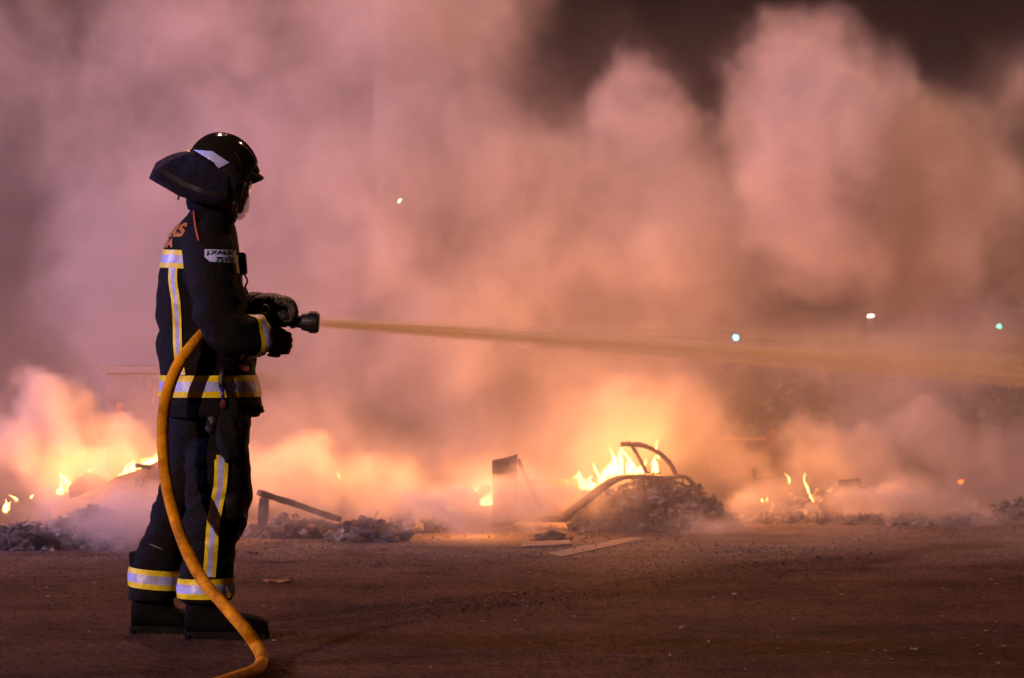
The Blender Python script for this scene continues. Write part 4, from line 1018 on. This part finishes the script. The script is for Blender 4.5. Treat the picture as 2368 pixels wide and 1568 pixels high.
# ------------------------------------------------------------------ things behind the smoke
m_pole = mat('galvanised pole', (.55, .50, .46), .5)
def street_lamp(x, y, h, arm, energy, col, label):
    o = empty('street_lamp', (x, y, 0), label, 'street lamp', 'street lamps along the road')
    bm = bmesh.new(); add_tube(bm, [(x, y, 0), (x, y, h * .5), (x, y, h)], [.11, .09, .06], 12); obj('pole', bm, m_pole, o, True)
    bm = bmesh.new(); add_tube(bm, spline([(x, y, h), (x + arm * .3, y - .2, h + .45), (x + arm, y - .6, h + .6)], 12), .04, 8); obj('arm', bm, m_pole, o, True)
    hx = Vector((x + arm * 1.1, y - .66, h + .58)); bm = bmesh.new(); add_box(bm, hx, (.75, .32, .14)); bmesh.ops.bevel(bm, geom=bm.edges[:], offset=.04, segments=2, affect='EDGES'); obj('lamp_head', bm, m_pole, o, True)
    bm = bmesh.new(); add_box(bm, hx - Vector((0, 0, .075)), (.5, .22, .02)); obj('lamp_glass', bm, emit('sodium lamp', col, 40), o)
    lamp('lamp_light', hx - Vector((0, 0, .2)), energy, col, .15, o)
street_lamp(P(891, 0, 20.2).x, 20.2, 10.5, -1.2, 2700, (1, .43, .34), 'tall street lamp whose pale post shows through the smoke above the jet')
street_lamp(5.4, 19.0, 10.5, -1.5, 1800, (1, .44, .16), 'tall street lamp standing beyond the right edge of the smoke')
# emergency vehicle's beacon off to the left: light bar on a post-high roof
van = empty('beacon_bar', (-9.6, 11, 3.6), 'blue rotating beacon bar on a roof rack left of the smoke', 'beacon')
bm = bmesh.new(); add_box(bm, (-9.6, 11, 3.6), (.9, .3, .12)); bmesh.ops.bevel(bm, geom=bm.edges[:], offset=.03, segments=2, affect='EDGES'); obj('housing', bm, emit('blue beacon', (.2, .15, 1), 12), van)
bm = bmesh.new(); add_tube(bm, [(-9.6, 11, 0), (-9.6, 11, 3.54)], .05, 8); obj('mast', bm, m_pole, van)
lamp('beacon_light', (-9.4, 11.1, 3.5), 4200, (.36, .30, 1), .15, van)
def signal(px, py, Y, col, label, r=.10, two=False):
    c = P(px, py, Y); o = empty('traffic_light', (c.x, c.y, 0), label, 'traffic light')
    bm = bmesh.new(); add_tube(bm, [(c.x, c.y + .2, 0), (c.x, c.y + .2, c.z + .9)], .06, 8); obj('pole', bm, m_black, o, True)
    bm = bmesh.new(); add_box(bm, c + Vector((0, .16, .30)), (.34, .25, .95)); obj('housing', bm, m_black, o)
    for k in range(3):
        bm = bmesh.new(); bmesh.ops.create_uvsphere(bm, u_segments=14, v_segments=8, radius=r, matrix=Matrix.Translation(c + Vector((0, 0, .3 * k)))); obj('lens', bm, emit('signal lens', col, 520 if px < 2000 else 150) if k == 0 else m_black, o, True)
        bm = bmesh.new(); add_tube(bm, [c + Vector((0, .02, .3 * k)), c + Vector((0, -.18, .3 * k))], r * 1.15, 14, False); obj('hood', bm, m_black, o, True)
signal(1700, 781, 58, (.02, .42, 1), 'traffic light glowing blue green just above the water jet', .036)
signal(2307, 755, 62, (.02, 1, .55), 'traffic light glowing green near the right edge', .036)
def far_lamp(px, py, Y, r, col, s, label):
    c = P(px, py, Y); o = empty('far_lamp', (c.x, c.y, 0), label, 'lamp')
    bm = bmesh.new(); add_tube(bm, [(c.x, c.y + .1, 0), (c.x, c.y + .1, c.z)], .05, 8); obj('pole', bm, m_black, o, True)
    bm = bmesh.new(); bmesh.ops.create_uvsphere(bm, u_segments=14, v_segments=8, radius=1, matrix=Matrix.Translation(c) @ Matrix.Diagonal((r * 1.5, r, r * .7, 1))); obj('bulb', bm, emit('far bulb', col, s), o, True)
far_lamp(925, 463, 60, .018, (1, .72, .35), 1800, 'single warm white lamp shining through the smoke above the jet')
far_lamp(2009, 731, 60, .020, (1, .85, .8), 60, 'white lamp, left one of the close pair right of the plume')
far_lamp(2016, 730, 60, .020, (1, .85, .8), 60, 'white lamp, right one of the close pair right of the plume')
# graffitied waste container behind the left fire
YC = 16.5
wc = empty('waste_container', P(320, 1000, YC), 'pale waste container sprayed with graffiti behind the left fire', 'container')
m_cont = mat('pale container steel', (.20, .16, .18), .7, spec=.2, var=(.15, .12, .14), scale=6)
a, b = P(245, 862, YC), P(545, 862, YC)
bm = bmesh.new(); add_box(bm, ((a.x + b.x) / 2, YC + .45, a.z / 2), (b.x - a.x, .9, a.z)); obj('body', bm, m_cont, wc)
bm = bmesh.new(); add_box(bm, ((a.x + b.x) / 2, YC + .45, a.z + .02), (b.x - a.x + .06, .96, .04)); obj('lid', bm, m_cont, wc)
for k in range(7):
    x = a.x + .5 + k * .07; bm = bmesh.new(); add_box(bm, (x, YC - .012, a.z / 2), (.022, .024, a.z - .04)); obj('rib', bm, m_cont, wc)
def scrawl(pts, r, m):
    bm = bmesh.new(); add_tube(bm, spline([P(x, y, YC - .004) for x, y in pts], 30), r, 6, sq=(1, 1)); 
    for v in bm.verts: v.co.y = YC - .003 + (v.co.y - YC) * .1
    obj('graffiti', bm, m, wc)
m_g1 = mat('dark spray paint', (.12, .09, .13), .6); m_g2 = mat('red spray paint', (.38, .13, .11), .6)
scrawl([(285, 925), (272, 918), (262, 930), (264, 948), (276, 955), (288, 948), (290, 960), (278, 972), (262, 968), (258, 980), (272, 992), (290, 985)], .010, m_g1)
scrawl([(283, 935), (274, 938), (272, 946), (282, 955), (292, 962), (288, 972), (278, 970)], .014, m_g2)
scrawl([(250, 870), (262, 872), (275, 866), (282, 874), (272, 880)], .007, m_g1)
scrawl([(330, 880), (345, 868), (355, 885), (345, 905), (332, 895), (330, 880)], .010, m_g1)
scrawl([(352, 890), (358, 910), (350, 935)], .008, m_g2)
# dark trees behind, low on the right
m_bark = mat('bark', (.05, .04, .03), .9, bump=.6); m_leaves = mat('night foliage', (.045, .055, .018), .7, var=(.09, .085, .03), scale=3)
def tree(x, y, h, r, seed, label):
    rnd = random.Random(seed); o = empty('tree', (x, y, 0), label, 'tree', 'trees behind the smoke')
    bm = bmesh.new(); top = h * .55
    add_tube(bm, spline([(x, y, 0), (x + rnd.uniform(-.1, .1), y, top * .5), (x + rnd.uniform(-.2, .2), y, top)], 8), [.13 - .008 * i for i in range(9)], 8)
    for k in range(6):
        a = rnd.uniform(0, 6.28); add_tube(bm, spline([(x, y, top * rnd.uniform(.5, .95)), (x + cos(a) * r * .4, y + sin(a) * r * .4, top + r * .3), (x + cos(a) * r * .75, y + sin(a) * r * .75, top + r * rnd.uniform(.4, 1))], 6), [.05 - .006 * i for i in range(7)], 6)
    obj('trunk', bm, m_bark, o, True)
    V, Fc = [], []
    cl = [(Vector((rnd.gauss(0, r * .5), rnd.gauss(0, r * .5), h - r * 1.1 + rnd.gauss(0, r * .45))), rnd.uniform(.25, .55) * r * .7) for _ in range(26)]
    for k in range(2600):
        c, q = rnd.choice(cl); d = Vector((rnd.gauss(0, 1), rnd.gauss(0, 1), rnd.gauss(0, 1))).normalized() * q * rnd.uniform(.5, 1.05); p = Vector((x, y, 0)) + c + d
        e1 = Vector((rnd.gauss(0, 1), rnd.gauss(0, 1), rnd.gauss(0, 1))).normalized() * .07; e2 = e1.orthogonal().normalized() * .045; n0 = len(V)
        V += [p - e1, p + e2, p + e1, p - e2]; Fc.append((n0, n0 + 1, n0 + 2, n0 + 3))
    me = bpy.data.meshes.new('crown'); me.from_pydata([tuple(v) for v in V], [], Fc); link('crown', me, m_leaves, o)
for k, (px, Y, h, r, lb) in enumerate(((1850, 27, 1.0, .62, 'low bushy tree behind the smoke between the lamp pair and the mound'), (2010, 29, 1.0, .6, 'bushy tree behind the smoke under the white lamp pair'), (2380, 28, 1.7, .75, 'taller tree behind the right edge of the smoke'), (1640, 31, .95, .6, 'tree behind the smoke under the blue green traffic light'), (-60, 27, 3.0, 1.3, 'XX'))[:4]):
    tree(P(px, 0, Y).x, Y, h, r, 50 + k, lb)
# dark apartment block far behind
m_wall = mat('night facade', (.020, .012, .010), .95, spec=.1, var=(.014, .009, .008), scale=.5); m_glass = mat('dark window', (.01, .01, .014), .15)
def block(x0, x1, y, h, label, fl=3.1):
    o = empty('apartment_block', ((x0 + x1) / 2, y, 0), label, 'building')
    bm = bmesh.new(); add_box(bm, ((x0 + x1) / 2, y + 5, h / 2), (x1 - x0, 10, h)); obj('wall', bm, m_wall, o)
    bm = bmesh.new(); add_box(bm, ((x0 + x1) / 2, y + 4.9, h + .25), (x1 - x0 + .6, 10.8, .5)); obj('roof', bm, m_wall, o)
    wm = None; n = int((x1 - x0) / 2.9)
    bmw = bmesh.new(); add_box(bmw, (0, 0, 0), (1.5, .12, 1.9)); fme = mesh_of(bmw); fme.materials.append(m_wall)
    bmw = bmesh.new(); add_box(bmw, (0, -.07, 0), (1.3, .05, 1.7)); pme = mesh_of(bmw); pme.materials.append(m_glass)
    for f in range(int(h / fl)):
        for k in range(n):
            w = bpy.data.objects.new('window', fme); COL.objects.link(w); w.parent = o; w.location = (x0 + (k + .5) * (x1 - x0) / n - (x0 + x1) / 2, -.06, 1.6 + f * fl)
            q = bpy.data.objects.new('pane', pme); COL.objects.link(q); q.parent = w
block(10, 40, 88, 30, 'dark apartment block looming behind the smoke at the right')
block(-30, -9, 62, 15, 'dark apartment block behind the smoke at the left')
